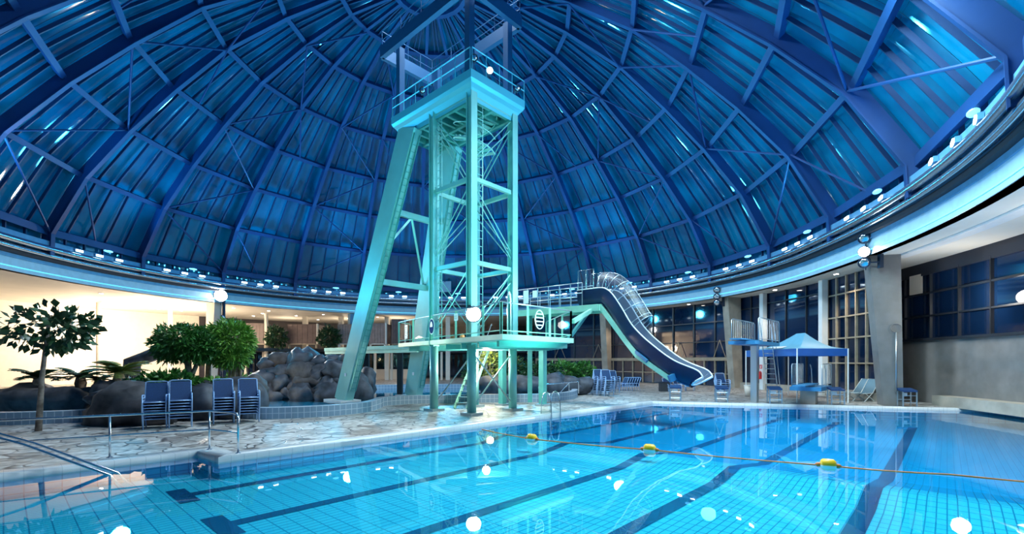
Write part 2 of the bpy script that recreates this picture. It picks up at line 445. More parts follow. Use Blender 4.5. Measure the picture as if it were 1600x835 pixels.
def sub(prof, n):
    out = []
    for i in range(len(prof)-1):
        for k in range(n):
            t = k/n; out.append((prof[i][0]*(1-t)+prof[i+1][0]*t, prof[i][1]*(1-t)+prof[i+1][1]*t))
    out.append(prof[-1]); return out
for b_ in range(NR):
    az = AZ0+DA*b_; tg = Vector((math.cos(R_(az)), -math.sin(R_(az)), 0))
    mb = MB(); rows = []
    for (r, z) in prof:
        w = .10 if r > 6 else .07
        o0 = ins(r, z, .06); dep = .62 if r > 12 else .45 if r > 6 else .3
        o1 = ins(r, z, dep)
        pa, pb = pol(az, o0[0], o0[1]), pol(az, o1[0], o1[1])
        o2 = ins(r, z, dep+.06); pc = pol(az, o2[0], o2[1])
        rows.append([pa-tg*w*.5, pb-tg*w*.5, pb-tg*w*1.3, pc-tg*w*1.3, pc+tg*w*1.3, pb+tg*w*1.3, pb+tg*w*.5, pa+tg*w*.5])
    mb.strip(rows, closed=True)
    obj('rib', mb, 'rib_blue', dome)
for k in range(1, len(prof)):
    r, z = prof[k]; mb = MB(); rows = []
    for b_ in range(NR+1):
        az = AZ0+DA*b_
        a = ins(r, z, .08); c_ = ins(r, z, .38)
        r2 = prof[k-1]; dn = Vector((r2[0]-r, r2[1]-z)).normalized()*(.13 if k > 1 else .2)
        P = lambda q, s_: pol(az, q[0]+dn.x*s_, q[1]+dn.y*s_)
        rows.append([P(a, -1), P(c_, -1), P(c_, 1), P(a, 1)])
    mb.strip(rows, closed=True)
    obj('ring_beam', mb, 'rib_blue', dome)
for b_ in range(NR):
    for q in range(1, NP):
        if q in (2, 3) or True:
            az = AZ0+DA*(b_+q/NP); tg = Vector((math.cos(R_(az)), -math.sin(R_(az)), 0)); rows = []
            pr = prof if q in (2, 3) else prof[:7]
            for (r, z) in pr:
                k = math.cos(R_(DA/2))/1.0
                sag = .0
                o0 = ins(r, z, .02+r*.006); o1 = ins(r, z, .17+r*.006)
                pa, pb = pol(az, *o0), pol(az, *o1); w = .035
                rows.append([pa-tg*w, pb-tg*w, pb+tg*w, pa+tg*w])
            mb = MB().strip(rows, closed=True); obj('glazing_bar', mb, 'bar_blue', dome)
for b_ in range(0, NR):
    if b_ % 2: continue
    for k in range(0, 7):
        i0, i1 = (k, k+1) if k else (0, 1)
        a = ins(*prof[max(1, i0)] if k else prof[0], .5); c_ = ins(*prof[i1], .5)
        if k == 0: continue
        fl_ = (k+b_//2) % 2
        p, q = pol(AZ0+DA*(b_+fl_), *a), pol(AZ0+DA*(b_+1-fl_), *c_)
        obj('brace', MB().tube([p, q], .055, 6), 'rib_blue', dome)
# one-way braces in the lowest two tiers of the other bays
for b_ in range(1, NR, 2):
    for k in (1, 4):
        a = ins(*prof[k], .5); c_ = ins(*prof[k+1], .5); m0 = pol(AZ0+DA*(b_+.5), *ins(*prof[k], .4))
        obj('brace', MB().tube([m0, pol(AZ0+DA*b_, *c_)], .05, 6), 'rib_blue', dome)

# ring at the foot of the dome, from the left of the photo round to the right
def annulus(az0, az1, secs, step=2.0, closed=False):
    n_ = max(2, int(abs(az1-az0)/step)+1); rows = []
    for i in range(n_):
        az = az0+(az1-az0)*i/(n_-1); rows.append([pol(az, r, z) for r, z in secs])
    return MB().strip(rows, closed=closed)
A0, A1 = -118, 142
struct('trim_2', annulus(A0, A1, [(21.75, 8.25), (21.1, 8.35), (21.1, 8.75), (21.6, 8.9)], closed=True), 'fascia_blue')
mb = MB().tube([pol(A0+(A1-A0)*i/130, 21.12, 8.33) for i in range(131)], .17, 10)
struct('trim_3', mb, 'pipe_metal', smooth=True)
mb = MB().tube([pol(A0+(A1-A0)*i/130, 21.25, 7.98) for i in range(131)], .12, 10)
struct('trim_4', mb, 'pipe_metal', smooth=True)
struct('trim_5', annulus(A0, A1, [(21.45, 7.9), (21.45, 7.7), (21.9, 7.7), (21.9, 7.9)], closed=True), 'dark_gap')
struct('trim_6', annulus(A0, A1, [(21.66, 7.72), (21.66, 7.50), (22.1, 7.50), (22.1, 7.72)], closed=True), 'fascia_blue')
struct('trim_7', annulus(A0, A1, [(21.72, 7.5), (21.72, 7.06), (22.1, 7.06), (22.1, 7.5)], closed=True), 'fascia_pale')
struct('trim_8', annulus(A0, A1, [(21.70, 7.06), (21.70, 7.0), (21.8, 7.0), (21.8, 7.06)], closed=True), 'strip_glow')
struct('trim_9', annulus(A0, A1, [(21.72, 7.0), (21.72, 6.8), (22.1, 6.8), (22.1, 7.0)], closed=True), 'fascia_pale')
AZW = azpx(838, 23.6)
struct('ceiling_gallery_left', annulus(A0, AZW, [(21.75, 6.8), (36.3, 6.8), (36.3, 7.1), (21.75, 7.1)], closed=True), 'soffit')
struct('ceiling_gallery_right', annulus(AZW, A1, [(21.75, 6.8), (28, 6.8), (28, 7.1), (21.75, 7.1)], closed=True), 'soffit')

# ring lights: three white slots and one pale oval in each bay
bays = [b_ for b_ in range(NR) if -100 < ((AZ0+DA*(b_+.5)+180) % 360)-180 < 128]
bays.sort(key=lambda b_: ((AZ0+DA*(b_+.5)+180) % 360)-180)
slot = MB().box((0, 0, 0), (.42, .16, .10)); slot0 = None
for i, b_ in enumerate(bays):
    for q, t in enumerate((.28, .5, .72)):
        az = AZ0+DA*(b_+t); p = pol(az, 21.02, 8.62)
        lab = f"{('left', 'middle', 'right')[q]} white slot light in the {ORD[i]} bay of the dome ring from the left"
        if slot0 is None:
            slot0 = thing('slot_light', lab, 'light', (0, 0, 0), 'white slot lights around the foot of the dome')
            obj('housing', MB().box((0, .06, 0), (.50, .14, .18)), 'fascia_blue', slot0)
            obj('diffuser', MB().box((0, -.03, 0), (.42, .06, .11)), 'ring_glow', slot0)
            index_kids(slot0); slot0.location = p; slot0.rotation_euler = (0, 0, -R_(az))
        else: copy_tree(slot0, p, -R_(az), lab)
ov0 = None
for i, b_ in enumerate(bays):
    az = AZ0+DA*(b_+.62); p = pol(az, 21.15, 9.08)
    lab = f"pale blue oval lamp above the slot lights in the {ORD[i]} dome bay from the left"
    if ov0 is None:
        ov0 = one('oval_lamp', MB().ball((0, 0, 0), .3, 14, (1, .5, .25)), 'oval_glow', lab, 'light', 'pale blue oval lamps at the foot of the dome', True)
        ov0.location = p; ov0.rotation_euler = (0, 0, -R_(az)); KIDS[ov0.name] = []
    else: copy_tree(ov0, p, -R_(az), lab)

# ------------------------------------------------------------------ gallery walls
def cyl_wall(name, az0, az1, r, z0, z1, m, th=.3):
    return struct(name, annulus(az0, az1, [(r, z0), (r, z1), (r+th, z1), (r+th, z0)], closed=True), m)
AW1 = azpx(311, 36); AC = azpx(1395, 23.4)
cyl_wall('wall_left', A0, AW1, 36, 0, 6.8, 'cream_wall')
cyl_wall('wall_back', AW1, AZW+4, 36, 0, 6.8, 'dark_wall')
# return wall where the far hall meets the glazed side
p, q = pol(AZW, 23.6), pol(AZW+4, 36.2)
struct('wall_return', MB().bar(p+Z*3.4, q+Z*3.4, .3, 6.8), 'dark_wall')
# glazing of the right side
def glazing(name, az0, az1, r, z0, z1, nv, bars, m_frame, mw=.10, posts=True):
    g = struct(name, annulus(az0, az1, [(r, z0), (r, z1)], 1.5), 'night_glass', smooth='open')
    for i in range(nv+1):
        az = az0+(az1-az0)*i/nv; p_ = pol(az, r-.04, 0)
        rad = Vector((math.sin(R_(az)), math.cos(R_(az)), 0)); tg = Vector((rad.y, -rad.x, 0))
        obj('mullion', MB().box(p_+Z*(z0+z1)/2, (mw, .14, z1-z0), (tg, rad, Z)), m_frame, g)
    for zb in bars:
        obj('transom', annulus(az0, az1, [(r-.10, zb-.04), (r-.10, zb+.04), (r+.02, zb+.04), (r+.02, zb-.04)], 1.5, True), m_frame, g)
    return g
A_a = azpx(945, 23.6); A_b = azpx(1152, 23.6); A_c = azpx(1390, 23.6)
g1 = glazing('window_1', AZW, A_b, 23.6, 2.3, 6.8, 10, (3.6, 5.2), 'frame_dark', .12)
g2 = glazing('window_2', AZW, A_b, 23.6, .05, 2.1, 20, (1.0,), 'frame_tan', .11)
struct('trim_10', annulus(AZW, A_b, [(23.35, 2.05), (23.35, 2.32), (23.7, 2.32), (23.7, 2.05)], closed=True), 'frame_tan')
# diagonal stays in front of the upper glass
for i in range(5):
    az = AZW+(A_b-AZW)*(i*2+1.0)/10
    mb = MB().tube([pol(az, 23.4, 2.35), pol(az+1.4, 23.4, 3.7)], .03, 6).tube([pol(az+2.8, 23.4, 2.35), pol(az+1.4, 23.4, 3.7)], .03, 6)
    obj('stay', mb, 'frame_tan', g1)
A_w1 = azpx(1198, 23.6); A_w2 = azpx(1294, 23.6)
g3 = glazing('window_3', A_b, A_w1, 23.6, .35, 6.8, 2, (5.9,), 'frame_dark')
g4 = glazing('window_4', A_w1, A_w2, 23.6, .35, 6.8, 3, (6.1,), 'frame_dark', .06)
g5 = glazing('window_5', A_w2, A_c-.6, 23.6, .45, 6.8, 6, (1.9, 3.3, 4.5, 5.8), 'frame_tan', .09)
for i, a in enumerate((A_w1, A_w2)):
    rad = Vector((math.sin(R_(a)), math.cos(R_(a)), 0)); tg = Vector((rad.y, -rad.x, 0))
    struct('column', MB().box(pol(a, 23.3, 3.4), (.34, .34, 6.8), (tg, rad, Z)), 'white_paint')
struct('baseboard_right', annulus(A_b, A_c, [(23.3, 0), (23.3, .42), (23.75, .42), (23.75, 0)], closed=True), 'concrete_warm')
# grey wall with a high window beyond the big column
RW = 25.4; A_d = azpx(1405, RW); A_e = 140
cyl_wall('wall_right', A_d-3, A_e, RW, 0, 3.05, 'concrete')
cyl_wall('wall_right_top', A_d-3, A_e, RW, 6.2, 6.8, 'dark_gap', .25)
g6 = glazing('window_6', A_d-3, A_e, RW+.1, 3.05, 6.3, 12, (4.2, 5.3), 'frame_dark', .07)
ab0, ab1 = azpx(1420, RW), azpx(1436, RW)
obj('blind', annulus(ab0, ab1, [(RW-.02, 5.35), (RW-.02, 6.3), (RW+.06, 6.3), (RW+.06, 5.35)], 1, True), 'cream_wall', g6)
struct('trim_11', annulus(A_d-3, A_e, [(RW-.12, 3.0), (RW-.12, 3.12), (RW+.2, 3.12), (RW+.2, 3.0)], closed=True), 'frame_dark')
struct('baseboard_right', annulus(A_c+1.5, A_e, [(RW-.7, 0), (RW-.7, .45), (RW, .45), (RW, 0)], closed=True), 'concrete_warm')
struct('trim_12', annulus(A_c+2.2, A1, [(23.3, 7.45), (23.3, 6.85), (23.7, 6.85), (23.7, 7.45)], closed=True), 'white_paint')
struct('trim_13', annulus(A_c+2.2, A1, [(23.0, 6.9), (23.0, 6.72), (23.5, 6.72), (23.5, 6.9)], closed=True), 'white_paint')

# raking wedge columns under the ring
def fin(px, rfoot=22.9, w=.62, m_='concrete', zt=7.0):
    az = azpx(px, 23.2); rad = Vector((math.sin(R_(az)), math.cos(R_(az)), 0)); tg = Vector((rad.y, -rad.x, 0))
    c = Vector((C.x, C.y, 0)); mb = MB()
    pr = [(rfoot, 0), (rfoot+.75, 0), (23.35, zt), (22.15, zt), (22.15, zt-.4)]
    vs = [c+rad*r+Z*z-tg*w/2 for r, z in pr]+[c+rad*r+Z*z+tg*w/2 for r, z in pr]; k = len(pr)
    mb.add(vs, [tuple(range(k)), tuple(range(2*k-1, k-1, -1))]+[(i, (i+1) % k, k+(i+1) % k, k+i) for i in range(k)])
    return struct('column', mb, m_), az
bigcol, azbig = fin(1396, 22.7, .62)
fin(1150, 22.8, .6, 'concrete_warm'); fin(949, 22.8, .6, 'concrete_warm')
fin(330, 22.9, .6, 'cream_wall'); fin(548, 23.0, .5, 'fascia_blue')
# thermometer-like rod with ring on the big column's flank
rad = Vector((math.sin(R_(azbig)), math.cos(R_(azbig)), 0)); tg = Vector((rad.y, -rad.x, 0))
fs_ = -1 if (tg.dot(Vector((0, -1, 0))) < 0) else 1
pb = Vector((C.x, C.y, 0))+rad*23.15+tg*fs_*.36
t = thing('life_hook', 'long pale pole hung upright on the flank of the big grey column', 'pole', pb+Z*.6)
obj('pole', MB().tube([pb+Z*.6, pb+Z*3.3], .03, 8), 'dull_steel', t, True)
obj('ring', MB().tube([pb+Z*3.5+(rad*math.cos(a)+Z*math.sin(a))*.2 for a in [2*PI*k/16 for k in range(16)]], .015, 6, True), 'concrete', t, True)

# far hall: thin posts, mezzanine slab, brown booths, lower storey
for px, d in ((154, 38.5), (266, 41.5), (416, 47)):
    p = at(px, d); struct('column', MB().lathe([(.17, 0), (.17, 6.8)], p, 12), 'cream_wall', smooth=False)
for px in (477, 533, 605, 700):
    p = at(px, 50.6); struct('column', MB().box(p+Z*3.4, (.45, .45, 6.8)), 'cream_wall')
AM0, AM1 = azpx(385, 27), azpx(838, 27)
struct('floor_mezzanine', annulus(AM0, AM1, [(26, 3.0), (26, 3.3), (35.8, 3.3), (35.8, 3.0)], closed=True), 'frame_dark')
struct('wall_lower', annulus(AM0, AM1, [(34, 0), (34, 3.0), (34.2, 3.0), (34.2, 0)], closed=True), 'night_glass')
struct('wall_low_cream', annulus(azpx(556, 27), azpx(660, 27), [(27, 0), (27, 1.1), (27.3, 1.1), (27.3, 0)], closed=True), 'cream_wall')
for px in (384, 412, 430, 586, 612, 655, 690, 760, 800):
    p = at(px, 50.5); struct('column', MB().box(p+Z*1.5, (.22, .22, 3.0)), 'cream_wall')
for i, (px0, px1, col, zt, txt) in enumerate(((385, 418, 'brown_panel', 5.8, 'dark brown panelled booth behind the bushy trees'),
        (450, 497, 'brown_panel', 5.7, 'wide brown panelled booth between two dark plants'),
        (528, 553, 'brown_light', 5.7, 'light brown panelled booth left of the raking leg'),
        (577, 604, 'brown_light', 5.8, 'pale panelled booth right of the raking leg'),
        (612, 634, 'brown_panel', 6.2, 'dark panelled booth beside the diving platform railing'))):
    d = 47; a, c_ = at(px0, d), at(px1, d); w = c_.x-a.x; mid = (a+c_)/2
    t = thing('booth', txt, 'booth', mid+Z*3.3, 'panelled booths on the far upper floor')
    z0 = 3.75
    mb = MB(); nx = 6
    for k in range(nx):
        x0 = a.x+w*(k+.5)/nx; mb.box((x0, d, (z0+zt)/2), (w/nx-.02, .25, zt-z0))
    mb.box((mid.x, d+.9, (z0+zt)/2), (w-.1, 1.6, zt-z0-.05))
    obj('panelling', mb, col, t)
    mb = MB()
    for s_ in (-1, 1): mb.box((mid.x+s_*(w/2-.15), d-.02, 3.53), (.14, .3, .46))
    mb.box((mid.x, d-.02, 3.72), (w-.1, .3, .08))
    obj('stand', mb, 'soffit' if col == 'brown_light' else 'frame_tan', t)
    obj('edge_post', MB().box((c_.x-.03, d-.05, (z0+zt)/2), (.12, .3, zt-z0+.1)), 'soffit', t)

# downlights
dl0 = None
def downlight(p, lab, grp):
    global dl0
    if dl0 is None:
        dl0 = thing('downlight', lab, 'light', (0, 0, 0), grp)
        obj('bezel', MB().lathe([(.12, 0), (.17, -.015), (.17, -.03), (.12, -.035)], (0, 0, 0), 14), 'white_paint', dl0)
        obj('lens', MB().lathe([(.115, -.02), (.115, -.045)], (0, 0, 0), 14), 'down_glow', dl0)
        index_kids(dl0); dl0.location = p
    else: copy_tree(dl0, p, 0, lab, grp)
rowsL = {'front': (24.5, (158, 232, 304, 365, 420, 505, 590)), 'middle': (27.5, (172, 241, 306, 410, 463, 545)), 'rear': (31, (184, 226, 248, 283, 396, 497, 582))}
for nm, (r, pxs) in rowsL.items():
    for i, px in enumerate(pxs):
        a = azpx(px, r); downlight(pol(a, r, 6.8), f"small round ceiling downlight, {ORD[i]} from the left in the {nm} row over the far hall", 'downlights in the far hall ceiling')
for i, px in enumerate((1077, 1212, 1308)):
    a = azpx(px, 22.8); downlight(pol(a, 22.75, 6.8), ('small ceiling downlight above the slide end', 'small ceiling downlight above the blue tent', 'small ceiling downlight left of the lamp cluster')[i], 'downlights above the window wall')

# floodlights
LIGHTS = []
def lamp(kind, name, loc, power, col, size=.3, target=None, spot=60, blend=.6, rad=.1):
    l = bpy.data.lights.new(name, kind); l.energy = power; l.color = col
    if kind == 'AREA': l.size = size; l.shape = 'DISK'
    if kind == 'SPOT': l.spot_size = R_(spot); l.spot_blend = blend; l.shadow_soft_size = rad
    if kind == 'POINT': l.shadow_soft_size = rad
    o = bpy.data.objects.new(name, l); COL.objects.link(o); o.location = loc
    if target is not None: o.rotation_euler = (Vector(target)-Vector(loc)).to_track_quat('-Z', 'Y').to_euler()
    return o
def flood(p, aim, lab, on=True, r=.2, mt='lamp_glow', grp=None):
    p = Vector(p); d = (Vector(aim)-p).normalized()
    t = thing('floodlight', lab, 'light', p, grp)
    obj('can', MB().lathe([(r*.55, -.55), (r*.75, -.5), (r*.8, -.15), (r, 0), (r*1.02, .04), (r*.92, .04), (r*.85, -.02)], p, 16, d), 'housing', t, True)
    obj('lens', MB().lathe([(r*.9, .0), (r*.9, .02), (r*.5, .05), (.01, .06)], p, 16, d), mt if on else 'steel', t, True)
    obj('yoke', MB().tube([p-d*.3+Z*r, p-d*.3+Z*r*1.6, p-d*.3-Z*r*1.6, p-d*.3-Z*r], .02, 6), 'housing', t)
    return t
def cluster(px, r, zs, where, ons, side):
    a = azpx(px, r); base = pol(a, r)
    aim = Vector((1, 8, 0))
    tg = Vector((math.cos(R_(a)), -math.sin(R_(a)), 0))
    br = MB()
    pole_p = base + Vector((math.sin(R_(a)), math.cos(R_(a)), 0))*.62
    br.box(pole_p+Z*(sum(zs)/len(zs)), (.16, .16, zs[0]-zs[-1]+.5))
    for z_ in zs: br.bar(pole_p+Z*z_, base+Z*z_-Vector((0, 0, 0)), .06, .06)
    one('lamp_bracket', br, 'housing', f'dark upright bracket carrying floodlights {where}', 'bracket')
    for i, z_ in enumerate(zs):
        flood(base+Z*z_, aim, f"{('upper', 'middle', 'lowest')[i]} floodlight of the cluster {where}", ons[i], .24, 'lamp_glow', 'floodlights on the column heads')
    return base
b1 = cluster(1335, 21.5, (7.55, 6.95, 6.45), 'at the head of the big grey column', (0, 1, 0), 1)
b2 = cluster(1120, 21.5, (7.35, 6.85, 6.4), 'at the column head above the slide end', (0, 0, 0), 1)
aL = azpx(345, 21.5); bL = pol(aL, 21.5)
mb = MB().tube([bL+Z*0+Vector((0, .4, 0)), bL+Z*7.0+Vector((0, .4, 0))], .12, 8)
one('lamp_bracket', mb, 'housing', 'dark lamp pole against the beige column above the bushy trees', 'bracket')
flood(bL+Z*7.35, (-2, 8, 0), 'dazzling floodlight on the beige column above the bushy trees', True, .5, 'lamp_big')
flood(bL+Z*5.6+Vector((.1, .1, 0)), (-2, 8, 0), 'small unlit floodlight under the dazzling one', False, .2)

# ------------------------------------------------------------------ diving tower
F = Vector((-1.5, 17.5, 0)); SD = 2.25
Lc = F - V*SD; Rc = F + U*SD; Bc = F + (U-V)*SD; ctr = F+(U-V)*SD/2
tw = thing('diving_tower', 'tall teal steel diving tower with splayed legs and flared top', 'tower', ctr)
def hcol(p, z0, z1):
    mb = MB(); w = .30
    mb.box(p+Z*(z0+z1)/2+V*.13, (w, .035, z1-z0), (U, V, Z)); mb.box(p+Z*(z0+z1)/2-V*.13, (w, .035, z1-z0), (U, V, Z))
    mb.box(p+Z*(z0+z1)/2, (.035, .26, z1-z0), (U, V, Z))
    mb.box(p+Z*(z0+z1)/2-U*.06, (.02, .29, z1-z0), (U, V, Z))
    return mb
for p in (F, Lc, Rc, Bc):
    c_ = obj('column', hcol(p, 2.6, 12.1), 'teal_paint', tw)
    obj('column_base', MB().lathe([(.17, .06), (.17, 2.62)], p, 14), 'teal_paint', c_, True)
    obj('foot_plate', MB().box(p+Z*.05, (.6, .6, .1), (U, V, Z)), 'dull_steel', c_)
faces = ((Lc, F), (F, Rc), (Rc, Bc), (Bc, Lc))
for z_ in (5.71, 8.83):
    for a, c_ in faces:
        dd = (c_-a).normalized()
        obj('strut', MB().bar(a+dd*.15+Z*z_, c_-dd*.15+Z*z_, .13, .16), 'teal_paint', tw)
for a, c_ in faces:
    dd = (c_-a).normalized(); obj('strut', MB().bar(a+dd*.15+Z*11.95, c_-dd*.15+Z*11.95, .16, .22), 'teal_paint', tw)
def rods(p, q):
    dd = (q-p).normalized(); sx = dd.cross(Z).normalized()
    return MB().tube([p+Z*.22, q+Z*.05], .022, 6).tube([p-Z*.05, q-Z*.3], .022, 6)
for i, (a, c_) in enumerate(faces):
    for k, (z0, z1) in enumerate(((2.9, 5.6), (5.8, 8.7), (8.95, 11.8))):
        lo, hi = (a, c_) if (k % 2 == 0) == (i % 2 == 1) else (c_, a)
        if i == 0: lo, hi = ((a, c_), (a, c_), (c_, a))[k]
        if i == 1: lo, hi = ((a, c_), (c_, a), (a, c_))[k]
        obj('brace_rod', rods(lo+Z*(z0+.3), hi+Z*z1), 'teal_paint', tw)
# diagonal rods below the platform
for a, c_ in ((Lc, ctr+Z*0), (F, Rc), (Rc, F)):
    hi = Vector(c_); e_ = a.lerp(hi, .92)
    obj('brace_rod', MB().tube([a+Z*.25, e_+Z*2.2], .03, 6), 'dull_steel', tw)
# raking legs
M0 = F+U*1.125
def leg(us, uf):
    top = M0-V*3.9+U*us; bot = M0-V*7.95+U*uf; top.z = 11.95; bot.z = .12
    ax = (top-bot).normalized(); wd = (V - ax*ax.dot(V)).normalized(); th = ax.cross(wd).normalized()
    rows = []
    for t_ in (0, 1):
        p = bot.lerp(top, t_); hw = .50+.12*t_; ht = .2
        rows.append([p-wd*hw-th*ht, p+wd*hw-th*ht, p+wd*hw+th*ht, p-wd*hw+th*ht])
    mb = MB().strip(rows, closed=True); mb.add(rows[0], [(0, 1, 2, 3)]); mb.add(rows[1], [(0, 1, 2, 3)])
    L_ = obj('raking_leg', mb, 'teal_paint', tw)
    lad = MB()
    for s_ in (-.13, .13): lad.bar(bot.lerp(top, .06)+wd*.62+th*s_, top+wd*.66+th*s_-ax*.2, .03, .05)
    for k in range(40):
        p = bot.lerp(top, .07+.9*k/40)+wd*(.62+.04*k/40); lad.tube([p-th*.13, p+th*.13], .014, 5)
    obj('ladder', lad, 'teal_dark', L_)
    obj('foot_pad', MB().box(bot+Z*.02-V*.1, (1.0, 1.7, .12), (U, V, Z)), 'white_paint', L_)
    obj('notice', MB().box(bot.lerp(top, .105)-th*.215 if th.dot(Vector((0, -1, 0))) < 0 else bot.lerp(top, .105)+th*.215, (.16, .012, .16), (V, U, Z)), 'sign_white', L_)
    return bot, top
la = leg(-1.12, -2.06); lb = leg(1.12, 1.9)
def on(l, z_): t_ = (z_-l[0].z)/(l[1].z-l[0].z); return l[0].lerp(l[1], t_)
for z_ in (8.65, 5.65):
    obj('strut', MB().bar(on(la, z_)+U*.15, on(lb, z_)-U*.15, .16, .26), 'teal_paint', tw)
mid = on(la, 8.6).lerp(on(lb, 8.6), .42)
obj('brace_rod', MB().bar(mid, on(la, 7.2)+U*.15+V*.3, .08, .1).bar(mid, on(lb, 5.7)-U*.2-V*.2, .08, .1), 'teal_paint', tw)
# crown: flared rectangular head
K = F + V*.35 - U*.35
def crown_rows():
    w, l = 2.95, 5.15
    prof = [(-.30, 11.72), (-.27, 11.9), (-.16, 12.08), (-.06, 12.2), (0, 12.32), (0, 12.62), (-.12, 12.66)]
    rows = []
    for o_, z_ in prof:
        q = [K+V*o_-U*o_, K+V*o_+U*(w+o_), K-V*(l+o_)+U*(w+o_), K-V*(l+o_)-U*o_]
        rows.append([p+Z*z_ for p in q])
    return rows
rows = crown_rows(); mb = MB().strip(rows, closed=True); mb.add(rows[-1], [(0, 1, 2, 3)])
obj('crown', mb, 'crown_blue', tw)
mb = MB()
for k in range(9):
    p = K-V*(.5+k*.52); mb.bar(p+U*.3+Z*11.95, p+U*2.6+Z*11.95, .12, .28)
for s_ in (.45, 1.5, 2.5): mb.bar(K-V*.3+U*s_+Z*11.85, K-V*4.8+U*s_+Z*11.85, .12, .2)
obj('crown_framing', mb, 'teal_dark', tw)
# rails on the crown
for (p, q, n_) in ((K-V*.05, K-V*5.05, 6), (K+U*.05, K+U*2.9, 4)):
    mb = MB()
    for h in (.38, .78): mb.tube([p+Z*(12.62+h), q+Z*(12.62+h)], .02, 6)
    for i in range(n_+1): s_ = p.lerp(q, i/n_); mb.tube([s_+Z*12.6, s_+Z*13.4], .018, 6)
    obj('guard_rail', mb, 'crown_blue', tw)
# gantry above
K2 = K - U*.15 + V*.05
gz = 15.6; w2, l2 = 2.75, 5.7
cn = [K2, K2+U*w2, K2-V*l2+U*w2, K2-V*l2]
for i in range(4):
    a, c_ = cn[i]+Z*gz, cn[(i+1) % 4]+Z*gz
    obj('gantry_beam', MB().bar(a, c_, .2, .5), 'gantry_blue', tw)
for p in (cn[0]+V*-.35+U*.35, cn[1]-V*.35-U*.35, cn[2]+V*.9-U*.35, cn[3]+V*.9+U*.35):
    mb = MB().box(p+Z*14.0, (.26, .26, 3.1), (U, V, Z)); obj('gantry_post', mb, 'gantry_blue', tw)
for p in (cn[0]+V*-.3+U*.3,): obj('gantry_post', MB().box(p+Z*17.5, (.24, .24, 4.0), (U, V, Z)), 'gantry_blue', tw)
mb = MB()
for i in range(4):
    for h in (.55, .95): mb.tube([cn[i]+Z*(gz+h), cn[(i+1) % 4]+Z*(gz+h)], .018, 5)
    for k in range(4): s_ = cn[i].lerp(cn[(i+1) % 4], k/4); mb.tube([s_+Z*gz, s_+Z*(gz+.95)], .016, 5)
obj('guard_rail', mb, 'gantry_blue', tw)
# spiral stair under the crown
sc_ = ctr + U*.1
sp_ = obj('spiral_stair', MB().lathe([(.06, 9.6), (.06, 12.2)], sc_, 10), 'teal_paint', tw)
rail = []
for k in range(22):
    a = k*R_(17)+1.2; z_ = 10.35+k*.085
    d_ = U*math.cos(a)+V*math.sin(a); sd = Z.cross(d_)
    mb = MB().bar(sc_+d_*.06+Z*z_, sc_+d_*.85+Z*z_, .20, .03); obj('tread', mb, 'teal_paint', sp_)
    rail.append(sc_+d_*.88+Z*(z_+.55))
mb = MB().tube(rail, .022, 6).tube([p-Z*.6 for p in rail], .03, 6)
obj('helical_rail', mb, 'teal_paint', sp_, True)
# column ladders
def ladder(p, sx, z0, z1, m_, par, w=.32, step=.3):
    mb = MB()
    for s_ in (-1, 1): mb.tube([p+sx*s_*w/2+Z*z0, p+sx*s_*w/2+Z*z1], .018, 6)
    k = z0+.15
    while k < z1: mb.tube([p-sx*w/2+Z*k, p+sx*w/2+Z*k], .013, 5); k += step
    return obj('ladder', mb, m_, par)
ladder(F+U*.38+V*.02, U, 2.9, 11.7, 'teal_paint', tw)
ladder(Lc+U*.02+V*.34, V, 2.9, 11.7, 'teal_paint', tw, .26)
# little lamps on the crown edge
for i, p in enumerate((K-V*2.9+Z*12.95, K+U*.15+Z*13.05, K+U*.95+Z*12.95, K+U*2.5+Z*12.95)):
    flood(p, p+Vector((.3, -2, -.6)), ('small round lamp on the left rail of the tower top', 'small round lamp at the front corner of the tower top', 'small round lamp on the right rail near the tower front corner', 'small round lamp at the right end of the tower top')[i], i == 2, .13, 'ring_glow', 'small lamps on the tower top rail')

# ------------------------------------------------------------------ three metre platform
PZ = 2.84
Q = Vector((-.30, 14.4, 0)); RE = Vector((2.25, 17.15, 0)); RB = Vector((1.75, 22.1, 0)); BL = Vector((-4.1, 24.2, 0)); LE = Vector((-5.33, 22.05, 0))
pl = thing('diving_platform', 'mint green railed diving platform around the foot of the tower', 'platform', (-1.6, 19.1, PZ))
poly = [Q, RE, RB, BL, LE]
obj('deck', MB().prism([(p.x, p.y) for p in poly], PZ-.17, PZ), 'mint_paint', pl)
mb = MB()
for k in range(7):
    t_ = (k+.5)/7; mb.bar(Q.lerp(LE, t_)+Z*(PZ-.26)+Vector((.2, .4, 0)), RE.lerp(RB, t_)+Z*(PZ-.26)-Vector((.2, 0, 0)), .12, .2)
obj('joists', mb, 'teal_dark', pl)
def rail_run(pts_px, a, c_, par, h=1.0, mt='mint_paint', glass=True):
    n_ = len(pts_px)
    for t_ in pts_px:
        p = a.lerp(c_, t_); obj('rail_post', MB().box(p+Z*(PZ+h/2), (.07, .05, h), None), mt, par)
    for h_ in (h, ): obj('handrail', MB().tube([a+Z*(PZ+h_), c_+Z*(PZ+h_)], .024, 8), 'dull_steel', par, True)
    obj('handrail', MB().tube([a+Z*(PZ+.12), c_+Z*(PZ+.12)], .018, 6), mt, par)
    if glass:
        for i in range(n_-1):
            p, q = a.lerp(c_, pts_px[i]+.006), a.lerp(c_, pts_px[i+1]-.006)
            obj('panel', MB().add([p+Z*(PZ+.15), q+Z*(PZ+.15), q+Z*(PZ+h-.06), p+Z*(PZ+h-.06)], [(0, 1, 2, 3)]), 'clear_panel', par, 'open')
inn = Vector((0, .12, 0))
rail_run((0, .12, .34, .58, .80, 1), Q+Vector((-.05, .15, 0)), LE+inn, pl)
rail_run((0, .34, .66, 1), Q+Vector((-.02, .15, 0)), RE+Vector((-.1, 0, 0)), pl)
